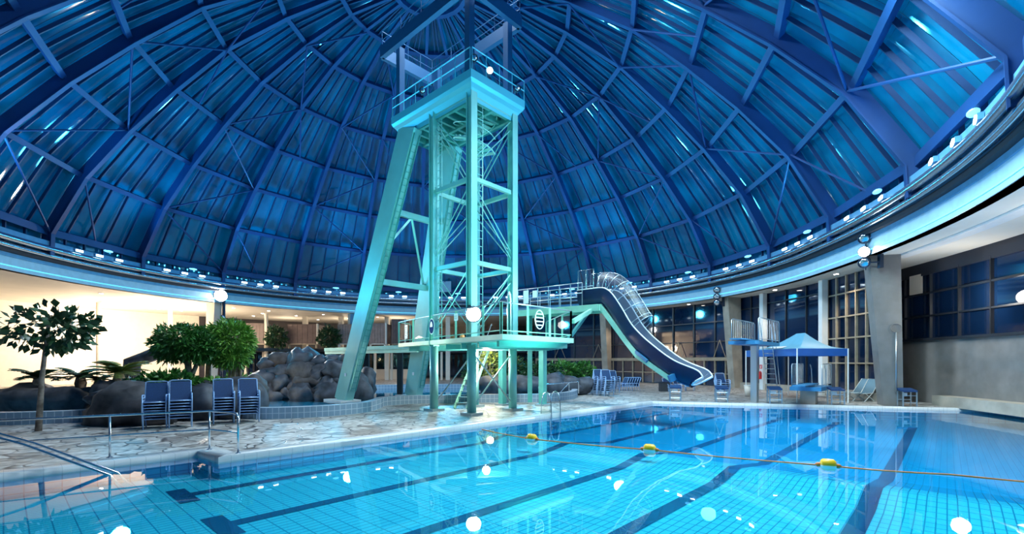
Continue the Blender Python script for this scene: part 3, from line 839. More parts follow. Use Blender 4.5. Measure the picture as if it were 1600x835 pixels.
rail_run((0, .3, .6, 1), RE+Vector((-.1, 0, 0)), RB+Vector((-.15, -.1, 0)), pl)
obj('handrail', MB().tube([LE+inn+Z*(PZ+1), LE+Vector((.3, 1.2, 0))+Z*(PZ+1), LE+Vector((.3, 1.2, 0))+Z*PZ], .024, 8), 'mint_paint', pl, True)
# gate hoops by the front corner
for dx in (0, .22):
    p = Q.lerp(RE, .10)+Vector((-.1, .55+dx*2, 0)); obj('hoop', MB().tube([p+Z*PZ, p+Z*(PZ+1.35), p+Z*(PZ+1.42)+U*.08, p+Z*(PZ+1.35)+U*.16, p+U*.16+Z*PZ], .02, 8), 'dull_steel', pl, True)
for p in (at(785, 21.4), at(848, 21.2), at(560, 27) if False else at(735, 22.4)):
    mb = MB().box(p+Z*1.3, (.26, .26, 2.6), (U, V, Z)); c_ = obj('post', mb, 'teal_dark', pl); obj('foot_plate', MB().box(p+Z*.04, (.5, .5, .08), (U, V, Z)), 'dull_steel', c_)
# signs on the railing
def oval(c, ex, ez, rx, rz, off, mi=0, n=24):
    nrm = ex.cross(ez); return [c+ex*rx*math.cos(2*PI*k/n)+ez*rz*math.sin(2*PI*k/n)+nrm*off for k in range(n)]
def disc(mb, c, ex, ez, rx, rz, th, mi=0, n=24):
    nrm = ex.cross(ez).normalized()
    a = [c+ex*rx*math.cos(2*PI*k/n)+ez*rz*math.sin(2*PI*k/n) for k in range(n)]; b2 = [p+nrm*th for p in a]
    mb.add(a+b2, [tuple(range(n)), tuple(range(2*n-1, n-1, -1))]+[(k, (k+1) % n, n+(k+1) % n, n+k) for k in range(n)], mi); return mb
eL = (Q-LE).normalized()   # runs left to right along the left railing
nL = eL.cross(Z)
def on_rail(px, a, c_, off, z_):
    k = (px-800)/FL; d_ = c_-a; t_ = (k*a.y-a.x)/(d_.x-k*d_.y); return a+d_*t_+off+Z*z_
c0 = on_rail(676, Q, LE, nL*.03, PZ+.55)
sg = thing('sign', 'oval blue sign with white figure on the left platform railing', 'sign', c0)
obj('plate', disc(MB(), c0, eL, Z, .25, .32, .015), 'sign_white', sg)
obj('blue_field', disc(MB(), c0+nL*.008+nL*.012, eL, Z, .22, .285, .008), 'sign_blue', sg)
mb = MB(); h_ = [(-.12, -.02), (.12, -.02), (.11, .09), (.06, .17), (0, .20), (-.06, .17), (-.11, .09)]
pp = [c0+nL*.032+eL*x+Z*y for x, y in h_]; mb.add(pp, [tuple(range(len(pp)))])
obj('symbol', mb, 'sign_white', sg, 'open')
eR = (RE-Q).normalized(); nR = eR.cross(Z)
c1 = on_rail(842, Q, RE, nR*.03, PZ+.55)
sg = thing('sign', 'oval white barred emblem on the right platform railing', 'sign', c1)
mb = MB().tube([c1+eR*.22*math.cos(2*PI*k/28)+Z*.31*math.sin(2*PI*k/28) for k in range(28)], .016, 6, True)
obj('rim', mb, 'sign_white', sg, True)
mb = MB()
for k in range(-4, 5):
    zz = k*.062; ww = .2*math.sqrt(max(0, 1-(zz/.3)**2))
    if k in (-3, -1, 1, 3): mb.box(c1+Z*zz, (2*ww, .02, .035), (eR, nR, Z))
obj('bar', mb, 'sign_white', sg)
def paper(px, a, c_, e_, n_, z_, w, h, lab):
    c_ = on_rail(px, a, c_, n_*.04, z_); t = thing('notice', lab, 'notice', c_, None)
    obj('sheet', MB().box(c_, (w, .008, h), (e_, n_, Z)), 'sign_white', t)
    mb = MB()
    for k in range(5): mb.box(c_+n_*.006+Z*(h*.3-k*h*.14), (w*(.7 if k % 2 else .55), .003, h*.04), (e_, n_, Z))
    obj('print', mb, 'frame_dark', t)
paper(636, Q, LE, eL, nL, PZ+.48, .30, .62, 'tall white notice at the left end of the platform railing')
paper(714, Q, LE, eL, nL, PZ+.75, .28, .26, 'small white notice beside the lit floodlight on the platform railing')
for i, (px, off) in enumerate(((704, .6), (720, .5))):
    p = on_rail(px, Q, LE, Vector((0, off, 0)), PZ+.09)
    one('orange_object', MB().lathe([(.10, -.09), (.10, -.02), (.07, .04), (.02, .09)], p, 12), 'orange_tint', ('left' if i == 0 else 'right')+' one of two small orange objects on the platform deck', 'lamp', None, True)  # two small orange items of unspecified kind
flood(F+Vector((.1, -.42, 3.72)), (2, 5, 0), 'dazzling floodlight on the front tower column above the platform', True, .3, 'lamp_big')
# steep stair to the platform
a, c_ = Vector((-2.15, 19.7, 0)), Vector((-1.25, 22.0, PZ))
st = thing('steep_stair', 'steep metal stair rising from the deck to the platform under the tower', 'stair', a)
dd = (c_-a); hor = Vector((dd.x, dd.y, 0)).normalized(); sx = hor.cross(Z)
for s_ in (-1, 1): obj('stringer', MB().bar(a+sx*s_*.3+Z*.02, c_+sx*s_*.3, .04, .16), 'mint_paint', st)
for k in range(1, 12): obj('tread', MB().box(a+dd*(k/12), (.58, .2, .03), (sx, hor, Z)), 'dull_steel', st)
obj('handrail', MB().tube([a+sx*.33+Z*.9, c_+sx*.33+Z*.9], .02, 6).tube([a+sx*.33+Z*.05, a+sx*.33+Z*.9], .02, 6), 'dull_steel', st)
# footbridge to the far rocks
br = thing('footbridge', 'narrow footbridge running from the platform behind the raking legs', 'bridge', (-7.5, 26.5, PZ))
a, c_ = Vector((-4.3, 24.0, 0)), Vector((-11.5, 30.5, 0)); dd = (c_-a).normalized(); sx = dd.cross(Z)
obj('deck', MB().bar(a+Z*(PZ-.1), c_+Z*(PZ-.1), 1.4, .2), 'teal_dark', br)
for t_ in (.25, .6, .95):
    p = a.lerp(c_, t_); obj('post', MB().box(p+Z*1.3, (.28, .28, 2.6)), 'frame_dark', br)
obj('edge_beam', MB().bar(a+Z*(PZ-.28)-sx*.6, c_+Z*(PZ-.28)-sx*.6, .12, .22), 'mint_paint', br)

# ------------------------------------------------------------------ water slide
E0 = Vector((7.2, 17.6, 0)); BZ = 4.45
def SL(t_, z_, uo=0): return E0 - V*t_ + U*uo + Z*z_
rim = [(5.4, 5.15), (4.6, 5.15), (4.2, 5.14), (3.9, 5.05), (3.6, 4.78), (3.2, 4.22), (2.77, 3.54), (2.3, 3.03), (1.78, 2.60), (1.3, 2.24), (.9, 2.0), (.5, 1.83), (.2, 1.72), (0.0, 1.6), (-.12, 1.42)]
def smooth_path(pts, n_=4):
    out = []
    for i in range(len(pts)-1):
        p0, p1, p2, p3 = pts[max(i-1, 0)], pts[i], pts[i+1], pts[min(i+2, len(pts)-1)]
        for k in range(n_):
            t_ = k/n_; out.append(tuple(.5*((2*p1[j])+(-p0[j]+p2[j])*t_+(2*p0[j]-5*p1[j]+4*p2[j]-p3[j])*t_**2+(-p0[j]+3*p1[j]-3*p2[j]+p3[j])*t_**3) for j in range(2)))
    out.append(pts[-1]); return out
rim = smooth_path(rim)
sl = thing('water_slide', 'dark blue water slide with clear tube cover ending over the pool', 'slide', SL(4.5, BZ))
def chute_rows(hw, dep, off=0):
    rows = []
    for i, (t_, z_) in enumerate(rim):
        a_ = rim[max(i-1, 0)]; b2 = rim[min(i+1, len(rim)-1)]
        tx, tz = b2[0]-a_[0], b2[1]-a_[1]; ln = math.hypot(tx, tz); nx, nz = -tz/ln, tx/ln   # in (t,z), pointing up/out
        if nz < 0: nx, nz = -nx, -nz
        dp = dep*(1 if i < len(rim)-4 else .85)
        row = []
        for k in range(11):
            a2 = PI*k/10; uo = -math.cos(a2)*hw; q = -math.sin(a2)**.6*dp
            row.append(SL(t_+nx*q, z_+nz*q, uo))
        rows.append(row)
    return rows
outer_ = chute_rows(.52, .78); inner_ = chute_rows(.46, .66)
obj('chute', MB().strip(outer_), 'slide_navy', sl, True)
obj('channel', MB().strip(inner_), 'slide_inner', sl, True)
for idx in (0, -1):
    mb = MB().tube([(o_[idx]+i_[idx])/2 for o_, i_ in zip(outer_, inner_)], .034, 8)
    obj('rim', mb, 'white_paint', sl, True)
obj('rim', MB().tube([(o_+i_)/2 for o_, i_ in zip(outer_[-1], inner_[-1])], .045, 8), 'white_paint', sl, True)
# clear half-tube cover with hoops
cov = [p for p in rim if 2.62 < p[0] < 4.45]; rows = []
for i, (t_, z_) in enumerate(cov):
    a_, b2 = cov[max(i-1, 0)], cov[min(i+1, len(cov)-1)]
    tx, tz = b2[0]-a_[0], b2[1]-a_[1]; ln = math.hypot(tx, tz); nx, nz = -tz/ln, tx/ln
    if nz < 0: nx, nz = -nx, -nz
    rows.append([SL(t_+nx*math.sin(PI*k/12)*.72, z_+nz*math.sin(PI*k/12)*.72, -math.cos(PI*k/12)*.5) for k in range(13)])
cv = obj('tube_cover', MB().strip(rows), 'acrylic', sl, 'open')
for i in range(0, len(rows), 3): obj('hoop', MB().tube(rows[i], .016, 6), 'dull_steel', cv, True)
obj('hoop', MB().tube(rows[-1], .016, 6), 'dull_steel', cv, True)
for k in (3, 6, 9): obj('rail', MB().tube([r[k] for r in rows], .010, 5), 'dull_steel', cv, True)
# entry screens
for t0_, t1_, h0_ in ((5.35, 4.95, .85), (4.9, 4.55, .85)):
    for uo in (-.5, .5):
        p, q = SL(t0_, 5.15, uo), SL(t1_, 5.15, uo)
        sc2 = obj('entry_screen', MB().add([p, q, q+Z*h0_, p+Z*h0_], [(0, 1, 2, 3)]), 'acrylic', sl, 'open')
        obj('screen_frame', MB().tube([p, p+Z*h0_, q+Z*h0_, q], .022, 6), 'steel', sc2, True)
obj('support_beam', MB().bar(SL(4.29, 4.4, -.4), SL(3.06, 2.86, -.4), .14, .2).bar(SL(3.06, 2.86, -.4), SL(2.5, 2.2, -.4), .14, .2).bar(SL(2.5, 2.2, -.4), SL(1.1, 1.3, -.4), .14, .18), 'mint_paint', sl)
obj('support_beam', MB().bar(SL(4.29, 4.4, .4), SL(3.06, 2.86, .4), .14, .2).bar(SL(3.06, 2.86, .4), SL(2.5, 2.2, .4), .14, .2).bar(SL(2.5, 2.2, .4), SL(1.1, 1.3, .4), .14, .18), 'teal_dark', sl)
obj('bracket', MB().bar(SL(2.6, 2.4, -.42), SL(2.05, 2.0, -.5), .1, .12).bar(SL(1.0, 1.25, -.45), SL(1.05, 1.5, -.53), .12, .3), 'board_blue', sl)
# walkway to the slide
wk = thing('slide_walkway', 'mint green railed walkway leading from the platform to the slide', 'walkway', (2.6, 21.8, BZ))
a, c_ = Vector((.6, 23.2, 0)), SL(4.35, 0)
dd = (c_-a).normalized(); sx = dd.cross(Z)
if sx.y > 0: sx = -sx
obj('deck', MB().bar(a+Z*(BZ-.06), c_+Z*(BZ-.06), 1.1, .12), 'teal_dark', wk)
obj('edge_beam', MB().bar(a+sx*.55+Z*(BZ-.14), c_+sx*.55+Z*(BZ-.14), .1, .28), 'mint_paint', wk)
obj('edge_beam', MB().bar(a-sx*.55+Z*(BZ-.14), c_-sx*.55+Z*(BZ-.14), .1, .28), 'mint_paint', wk)
obj('end_beam', MB().bar(SL(4.3, BZ-.14, -.55), SL(4.3, BZ-.14, .55), .12, .28), 'mint_paint', wk)
e1 = a.lerp(c_, .82)
for s_ in (1, -1):
    for h in (.55, 1.0): obj('handrail', MB().tube([a+sx*s_*.52+Z*(BZ+h), e1+sx*s_*.52+Z*(BZ+h)], .02, 6), 'dull_steel', wk, True)
    for k in range(7): p = a.lerp(e1, k/6)+sx*s_*.52; obj('rail_post', MB().tube([p+Z*BZ, p+Z*(BZ+1.0)], .02, 6), 'dull_steel', wk)
obj('brace', MB().bar(RE+Vector((.05, .6, 0))+Z*3.5, c_-dd*.4+sx*.3+Z*(BZ-.2), .12, .16), 'mint_paint', wk)
obj('brace', MB().bar(RE+Vector((-.1, 1.2, 0))+Z*2.8, c_-dd*.9-sx*.3+Z*(BZ-.2), .1, .14), 'teal_dark', wk)
obj('post', MB().box(a.lerp(c_, .08)+Z*2.15, (.22, .22, 4.3)), 'teal_dark', wk)
obj('post', MB().box(RB+Vector((-.1, .0, 0))+Z*(PZ+.75), (.14, .14, 1.45)), 'teal_dark', wk)
for i, (t_, h, w, hh) in enumerate(((.12, .62, .3, .62), (.24, .72, .26, .32))):
    p = a.lerp(c_, t_)+sx*.56+Z*(BZ+h)
    tt = thing('notice', ('tall' if i == 0 else 'small square')+' white notice on the walkway rail beside the tower', 'notice', p)
    obj('sheet', MB().box(p, (w, .01, hh), (dd, sx, Z)), 'sign_white', tt)
# screen hung far behind the tower
p = pol(azpx(694, 21), 20.9, 9.75)
t = thing('display_panel', 'blank white panel hung on the far side of the dome ring', 'panel', p)
obj('face', MB().box(p, (1.45, .1, 1.1)), 'fascia_pale', t); obj('hanger', MB().tube([p+Z*.5+Vector((-.5, 0, 0)), p+Z*1.2+Vector((-.5, .3, 0))], .03, 6).tube([p+Z*.5+Vector((.5, 0, 0)), p+Z*1.2+Vector((.5, .3, 0))], .03, 6), 'housing', t)

# ------------------------------------------------------------------ raised basin, rocks, planting
BW = .12
def curve_pts(pts, n_=5):
    out = []; N = len(pts)
    for i in range(N):
        p0, p1, p2, p3 = [Vector((*pts[(i+j) % N], 0)) for j in (-1, 0, 1, 2)]
        for k in range(n_):
            t_ = k/n_; out.append(.5*((2*p1)+(-p0+p2)*t_+(2*p0-5*p1+4*p2-p3)*t_**2+(-p0+3*p1-3*p2+p3)*t_**3))
    return out
def basin(name, pts, h=.40, wz=BW):
    loop = curve_pts(pts); n_ = len(loop)
    area = sum(loop[i-1].x*loop[i].y-loop[i].x*loop[i-1].y for i in range(n_))
    if area < 0: loop = loop[::-1]
    inn_ = offset_poly(loop, .32)
    mb = MB(); rows = []
    for o_, i_ in zip(loop+loop[:1], inn_+inn_[:1]): rows.append([o_+Z*0, o_+Z*h, i_+Z*h, i_+Z*.0])
    mb.strip(rows)
    w = struct('wall_'+name, mb, 'curb_tile')
    bm_ = MB(); tri = tessellate_polygon([inn_]); bm_.add([p+Z*.02 for p in inn_], tri)
    struct('floor_'+name, bm_, 'pool_tile', smooth=False)
    bm_ = MB(); bm_.add([p+Z*wz for p in inn_], tri)
    bm_.f = [f if (bm_.v[f[1]]-bm_.v[f[0]]).cross(bm_.v[f[2]]-bm_.v[f[0]]).z > 0 else f[::-1] for f in bm_.f]
    struct('water_'+name, bm_, 'basin_water', smooth='open')
basin('basin', [(-9.2, 16.3), (-7.9, 16.35), (-6.6, 17.1), (-5.7, 18.4), (-5.6, 20.0), (-5.6, 21.2), (-4.4, 22.1), (-1.5, 22.7), (.9, 22.9), (2.3, 23.6), (3.4, 25.4), (3.6, 28.2), (1.0, 32), (-6, 33), (-12.5, 30.5), (-15, 26), (-14, 21), (-11.5, 17.6)])
basin('basin_far', [(-19.5, 15.2), (-16.5, 14.6), (-14.2, 15.4), (-14.0, 17.4), (-16, 19.8), (-20, 20.4), (-24, 19), (-24, 16)])

def rock_mesh(r, seed, sq=(1, 1, .8), sub=3):
    bm = bmesh.new(); bmesh.ops.create_icosphere(bm, subdivisions=sub, radius=1)
    of = Vector((seed*7.3, seed*3.1, seed*1.7))
    for v in bm.verts:
        n_ = noise.noise(v.co*1.2+of)*.40+noise.noise(v.co*2.8+of)*.20-abs(noise.noise(v.co*1.7-of))*.25+.08
        c_ = noise.cell(v.co*1.3+of)*.05
        v.co = v.co*(1+n_+c_)
        v.co = Vector((v.co.x*sq[0], v.co.y*sq[1], v.co.z*sq[2]))*r
    mb = MB(); mb.add([v.co.copy() for v in bm.verts], [tuple(v.index for v in f.verts) for f in bm.faces]); bm.free(); return mb
rk = 0
def rock(p, r, lab, sq=(1, 1, .8), m_='rock', group=None, rz=0, sub=3):
    global rk; rk += 1
    mb = rock_mesh(r, rk, sq, sub)
    o = one('boulder', mb, m_, lab, 'boulder', group, True); o.location = p; o.rotation_euler = (0, 0, rz); return o
# rock wall behind the leg: rows of boulders
rowsR = [(0.25, 23.5, [(400, .5), (424, .68), (449, .5), (472, .62), (494, .5), (517, .66)]), (.85, 23.9, [(412, .74), (440, .55), (462, .66), (490, .78), (515, .5), (532, .6)]), (1.42, 24.3, [(420, .55), (442, .66), (470, .8), (502, .7), (529, .72)]), (1.95, 24.7, [(418, .42), (440, .6), (468, .66), (499, .6), (519, .52), (540, .6)])]
for ri, (z_, d_, pxs) in enumerate(rowsR):
    nm = ('bottom', 'second', 'third', 'top')[ri]
    for i, (px, rr) in enumerate(pxs):
        rock(at(px, d_+rnd.uniform(-.25, .25), z_+rnd.uniform(-.16, .14)), rr, f"dark grey boulder, {ORD[i]} from the left in the {nm} row of the rock wall", (1.05+rnd.uniform(-.15, .25), .8, .85+rnd.uniform(-.15, .2)), 'rock' if (i+ri) % 4 else 'rock_warm', 'boulders of the rock wall behind the raking leg', rnd.uniform(-.6, .6))
rock(at(470, 26.4, .8), 2.0, 'great dark mass of rock behind the boulder wall', (1.25, .6, .85), 'rock')
rock(at(380, 23.0, .55), .75, 'pinkish boulder at the left foot of the rock wall', (1.1, .8, .8), 'rock_warm')
rock(at(560, 24.2, .5), .75, 'grey boulder just right of the raking leg foot', (.9, .8, 1.15), 'rock')
rock(at(574, 25.2, .9), .62, 'tall grey boulder behind the raking leg foot', (.8, .8, 1.3), 'rock')
rock(at(398, 18.5, .5), .7, 'dark boulder behind the rightmost chair stack', (.7, .8, 1.1), 'rock_warm')
# boulders round the stacks
rock(at(207, 15.2, .42), 1.05, 'big smooth dark boulder left of the chair stacks', (1.25, .9, .95), 'rock_warm')
rock(at(176, 15.8, .8), .55, 'flat dark boulder on top of the big smooth one', (1.5, .9, .55), 'rock')
rock(at(243, 15.4, .35), .75, 'low dark boulder behind the first chair stack', (1, .8, .8), 'rock')
rock(at(318, 16.4, .45), .85, 'rounded blue grey boulder between the two pairs of chair stacks', (.95, .7, 1.05), 'rock')
rock(at(262, 17.0, .6), .9, 'dark boulder behind the second chair stack', (1.2, .8, .8), 'rock_warm')
rock(at(372, 16.9, .5), .85, 'dark boulder behind the third chair stack', (1, .8, 1), 'rock')
rock(at(140, 18.8, .32), 1.15, 'long dark boulder bank at the left edge', (1.7, .7, .62), 'rock_warm')
rock(at(55, 18.0, .3), 1.25, 'dark boulder bank beyond the left edge palms', (1.5, .7, .7), 'rock_warm')
# fallen stone arch
mb = MB().tube([at(203, 21.5, .0), at(207, 21.5, 2.0), at(226, 21.4, 2.15), at(252, 21.2, 2.45), at(278, 21, 2.6)], [.36, .34, .28, .3, .33], 10)
one('stone_arch', mb, 'rock', 'long dark stone arch leaning over the planting in front of the white wall', 'rock', None, True)
# planting-bed boulders right of the tower
for i, (px, d_, r) in enumerate(((772, 27.2, .8), (800, 27.6, .9), (828, 27.2, .85), (858, 27.4, .9), (885, 27.8, .75), (905, 28, .7))):
    rock(at(px, d_, .55), r, f"low grey rock, {ORD[i]} from the left in the planted bank behind the tower", (1.25, .7, .7), 'rock', 'low rocks of the planted bank behind the tower')

def leaves(mb, c, rx, ry, rz, n_, ln, wd, shell=.45, droop=.3, seed=1):
    r_ = random.Random(seed)
    for _ in range(n_):
        while True:
            p = Vector((r_.uniform(-1, 1), r_.uniform(-1, 1), r_.uniform(-1, 1)))
            if p.length <= 1 and p.length > shell: break
        lump = 1+.28*noise.noise(p.normalized()*2.3+Vector((seed, 0, 0)))
        q = c+Vector((p.x*rx, p.y*ry, p.z*rz))*lump
        d_ = (p.normalized()+Vector((r_.uniform(-.8, .8), r_.uniform(-.8, .8), r_.uniform(-.8, .8)-droop))).normalized()
        s_ = d_.cross(Vector((r_.uniform(-1, 1), r_.uniform(-1, 1), r_.uniform(-1, 1)))).normalized()
        l = ln*r_.uniform(.7, 1.3); w = wd*r_.uniform(.7, 1.3); up = s_.cross(d_)
        mb.add([q, q+d_*l*.5+s_*w-up*w*.25, q+d_*l, q+d_*l*.5-s_*w-up*w*.25], [(0, 1, 2), (0, 2, 3)])
    return mb
def tree(name, p, trunk, crowns, label, m_, ln, wd, n_, bark='bark', seed=1, cat='tree', group=None):
    t = thing(name, label, cat, p, group)
    for pts, r in trunk: obj('trunk', MB().tube([Vector(p)+Vector(q) for q in pts], r, 8), bark, t, True)
    mb = MB()
    for i, (c, rx, ry, rz, k) in enumerate(crowns): leaves(mb, Vector(p)+Vector(c), rx, ry, rz, int(n_*k), ln, wd, seed=seed*10+i)
    obj('foliage', mb, m_, t, 'open')
    return t
p = at(295, 17.4)
tree('bushy_tree', p, [([(0, 0, .3), (.02, 0, 1.2), (-.05, 0, 2.2)], [.17, .14, .09]), ([(0, 0, 1.2), (.4, .1, 2.3)], [.09, .06])], [((-.2, 0, 2.75), 1.0, .9, .62, .5), ((-.65, .1, 2.4), .55, .6, .42, .2), ((.35, 0, 2.5), .7, .7, .5, .3)], 'bushy round-headed green tree behind the first two chair stacks', 'leaf_green', .2, .028, 6500, seed=3)
p = at(350, 18.2)
tree('bushy_tree', p, [([(-.65, 0, .3), (-.6, 0, 2.0)], [.13, .09])]+[([(.2+.09*k, .04*(k % 3), .9-.02*k), (.22+.11*k, .03*(k % 2), 1.6), (.25+.07*k, 0, 2.1)], [.06, .05, .04]) for k in range(5)], [((.25, 0, 2.8), .85, .8, .75, .5), ((-.6, .1, 2.6), .7, .7, .62, .35), ((.3, -.1, 2.15), .7, .6, .35, .15)], 'pale green tree with reddish bundled trunks behind the right pair of chair stacks', 'leaf_lit', .22, .03, 6500, 'bark_red', seed=5)
p = at(60, 13.5)
tree('rubber_plant', p, [([(0, 0, 0), (.1, 0, 1.5), (.3, 0, 3.2)], [.08, .06, .04])], [((.3, 0, 2.95), 1.25, .8, .62, .7), ((.9, 0, 2.9), .55, .5, .5, .3)], 'broad leaved tree reaching in at the left edge', 'leaf_dark', .26, .085, 420, seed=8)
def palm(p, r, nf, label, m_='leaf_palm', h=.5, seed=0, name='cycad'):
    r_ = random.Random(seed)
    t = thing(name, label, 'palm', p)
    p = Vector(p)
    obj('trunk', MB().lathe([(.16, 0), (.2, h*.5), (.15, h), (.05, h+.1)], p, 10), 'bark', t, True)
    for k in range(nf):
        a = 2*PI*k/nf+r_.uniform(-.2, .2); el = r_.uniform(.35, 1.2); d_ = Vector((math.cos(a), math.sin(a), 0)); mb = MB(); pts = []
        for i in range(9):
            s_ = i/8; pts.append(p+Z*h+d_*(r*s_*math.cos(el*(1-s_*.5)))+Z*(r*(s_*math.sin(el)-.45*s_*s_)))
        sd = d_.cross(Z); mb.tube(pts, .012, 4)
        for i in range(1, 9):
            for q in (0, .5):
                c_ = pts[i-1].lerp(pts[i], q+.5 if q == 0 else 1); l = r*.28*math.sin(PI*min(.97, (i+q)/9.5))+.03; fw = (pts[i]-pts[i-1]).normalized()
                for sgn_ in (-1, 1): e_ = c_+sd*sgn_*l+fw*l*.5-Z*l*.15; mb.add([c_-fw*.02, c_+fw*.075, e_+fw*.02, e_-Z*.01], [(0, 1, 2), (0, 2, 3)])
        obj('frond', mb, m_, t, 'open')
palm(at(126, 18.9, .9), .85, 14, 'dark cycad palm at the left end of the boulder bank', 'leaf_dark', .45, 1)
palm(at(186, 18.4, 1.15), 1.1, 16, 'yellow green cycad palm in front of the white wall', 'leaf_palm', .35, 2)
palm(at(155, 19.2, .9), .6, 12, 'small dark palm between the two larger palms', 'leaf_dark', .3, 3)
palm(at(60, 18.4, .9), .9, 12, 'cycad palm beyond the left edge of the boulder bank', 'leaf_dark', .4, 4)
def shrub(p, rx, ry, rz, n_, label, m_, ln=.16, wd=.04, seed=1, group=None):
    t = thing('shrub', label, 'shrub', p, group); mb = MB()
    leaves(mb, Vector(p)+Z*rz, rx, ry, rz, n_, ln, wd, .1, 0, seed)
    obj('foliage', mb, m_, t, 'open')
    s_ = MB()
    for k in range(5): a = k*1.3; s_.tube([Vector(p), Vector(p)+Vector((math.cos(a)*rx*.4, math.sin(a)*ry*.4, rz*1.2))], .02, 5)
    obj('stem', s_, 'bark', t); return t
shrub(at(262, 16.4, .85), 1.05, .6, .38, 900, 'leafy shrub over the boulders behind the first two chair stacks', 'leaf_green', .2, .06, 11)
shrub(at(212, 16.8, .8), .55, .5, .26, 500, 'low shrub on the big smooth boulder', 'leaf_dark', .2, .06, 12)
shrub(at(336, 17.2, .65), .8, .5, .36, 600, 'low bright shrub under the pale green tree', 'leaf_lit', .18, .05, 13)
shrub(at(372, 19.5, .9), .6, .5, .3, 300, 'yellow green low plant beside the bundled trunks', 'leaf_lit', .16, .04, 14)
rock(at(170, 17.6, .75), .6, 'brown rock between the palms and the shrub', (1.1, .8, .9), 'rock_warm')
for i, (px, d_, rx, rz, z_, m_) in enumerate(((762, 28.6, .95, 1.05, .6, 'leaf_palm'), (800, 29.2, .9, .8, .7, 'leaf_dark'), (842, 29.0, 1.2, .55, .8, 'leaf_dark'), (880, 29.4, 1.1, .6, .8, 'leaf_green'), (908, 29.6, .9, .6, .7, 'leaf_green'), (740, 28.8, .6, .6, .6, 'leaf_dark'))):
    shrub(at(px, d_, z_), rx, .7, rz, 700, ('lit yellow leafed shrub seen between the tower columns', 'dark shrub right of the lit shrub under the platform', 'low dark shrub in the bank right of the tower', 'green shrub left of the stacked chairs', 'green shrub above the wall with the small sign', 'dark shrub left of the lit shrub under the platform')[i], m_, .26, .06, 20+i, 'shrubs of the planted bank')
for i, (px0, d_) in enumerate(((432, 46.5), (514, 46.5))):
    p = at(px0, d_, 3.3)
    shrub(p, 1.0, .6, 1.05, 700, ('tall dark plant left of the wide brown booth', 'tall dark plant right of the wide brown booth')[i], 'leaf_dark', .35, .09, 40+i, 'plants on the far upper floor')

# ------------------------------------------------------------------ stacked chairs
def chair_proto(name, label, fr, slg, group):
    t = thing(name, label, 'chair', (0, 0, 0), group)
    # sitter faces -y; width .58
    for s_ in (-1, 1):
        x = s_*.28
        mb = MB().tube([(x, -.30, 0), (x, -.27, .24), (x, -.26, .47), (x, -.20, .50), (x, .20, .48)], .02, 6)
        mb.tube([(x, .34, 0), (x, .25, .26), (x, .22, .47)], .02, 6)
        obj('leg', mb, fr, t, True)
    obj('backrest', MB().add([(-.25, .18, .30), (.25, .18, .30), (.25, .40, .84), (-.25, .40, .84), (-.25, .20, .30), (.25, .20, .30), (.25, .42, .84), (-.25, .42, .84)], [(0, 1, 2, 3), (5, 4, 7, 6), (0, 4, 5, 1), (3, 2, 6, 7), (0, 3, 7, 4), (1, 5, 6, 2)]), slg, t)
    obj('seat', MB().box((0, -.04, .30), (.5, .44, .025)), slg, t)
    mb = MB().tube([(-.27, .18, .28), (-.27, .42, .86), (-.2, .43, .88), (.2, .43, .88), (.27, .42, .86), (.27, .18, .28)], .016, 6)
    mb.tube([(-.27, .18, .28), (-.27, -.27, .29), (.27, -.27, .29), (.27, .18, .28)], .018, 6)
    obj('frame', mb, fr, t, True)
    index_kids(t); return t
ch0 = None
def stack(px, py, n_, where, rz, fr='chair_frame', slg='sling_blue', dz=.105, sy=.035, grp='blue sling chairs stacked by the rocks'):
    global ch0
    base = gnd(px, py); d_ = Vector((math.sin(rz), -math.cos(rz), 0))   # facing
    for k in range(n_):
        pos = base - d_*(-sy*k)*0 + d_*(sy*k) + Z*dz*k
        nm = 'topmost' if k == n_-1 else 'bottom' if k == 0 else ORD[k]
        lab = (f"topmost blue sling chair of the {where}" if k == n_-1 else f"lowest blue sling chair of the {where}" if k == 0 else f"blue sling chair, {ORD[k]} from the bottom of the {where}")
        if ch0 is None: ch0 = chair_proto('sling_chair', lab, fr, slg, grp); ch0.location = pos; ch0.rotation_euler = (0, 0, rz)
        else: copy_tree(ch0, pos, rz, lab, grp)
stack(244, 669, 7, 'leftmost chair stack', .55, dz=.085)
stack(282, 667, 7, 'second chair stack from the left', .62, dz=.09)
stack(349, 661, 7, 'third chair stack from the left', .60, dz=.09)
stack(388, 659, 7, 'fourth chair stack, by the rock wall', .60, dz=.09)
stack(936, 618, 7, 'far stack nearest the small sign', .25, grp='blue sling chairs stacked at the far side')
stack(948, 619, 7, 'middle far stack by the concrete column', .25, grp='blue sling chairs stacked at the far side')
stack(958, 614, 6, 'rightmost far stack by the concrete column', .2, grp='blue sling chairs stacked at the far side')
stack(1128, 618, 5, 'stack right of the slide end', .1, grp='blue sling chairs stacked at the far side')
# tilted stack of chairs under the windows
base = gnd(980, 611)
for k in range(6):
    lab = f"blue sling chair tipped back, {ORD[k]} from the left in the leaning row under the windows"
    c_ = copy_tree(ch0, base+Vector((.17*k-.4, .02*k, .02)), R_(-70), lab, 'tipped chairs under the windows')
    c_.rotation_euler = (0, R_(0), R_(-70))
for i, (px, py, rz) in enumerate(((1062, 612, .8), (1078, 611, -.5), (1046, 612, .3))):
    copy_tree(ch0, gnd(px, py), rz, ('dark sling chair facing the pool below the slide', 'dark sling chair right of the one below the slide', 'dark sling chair left of the one below the slide')[i], 'single chairs below the slide')

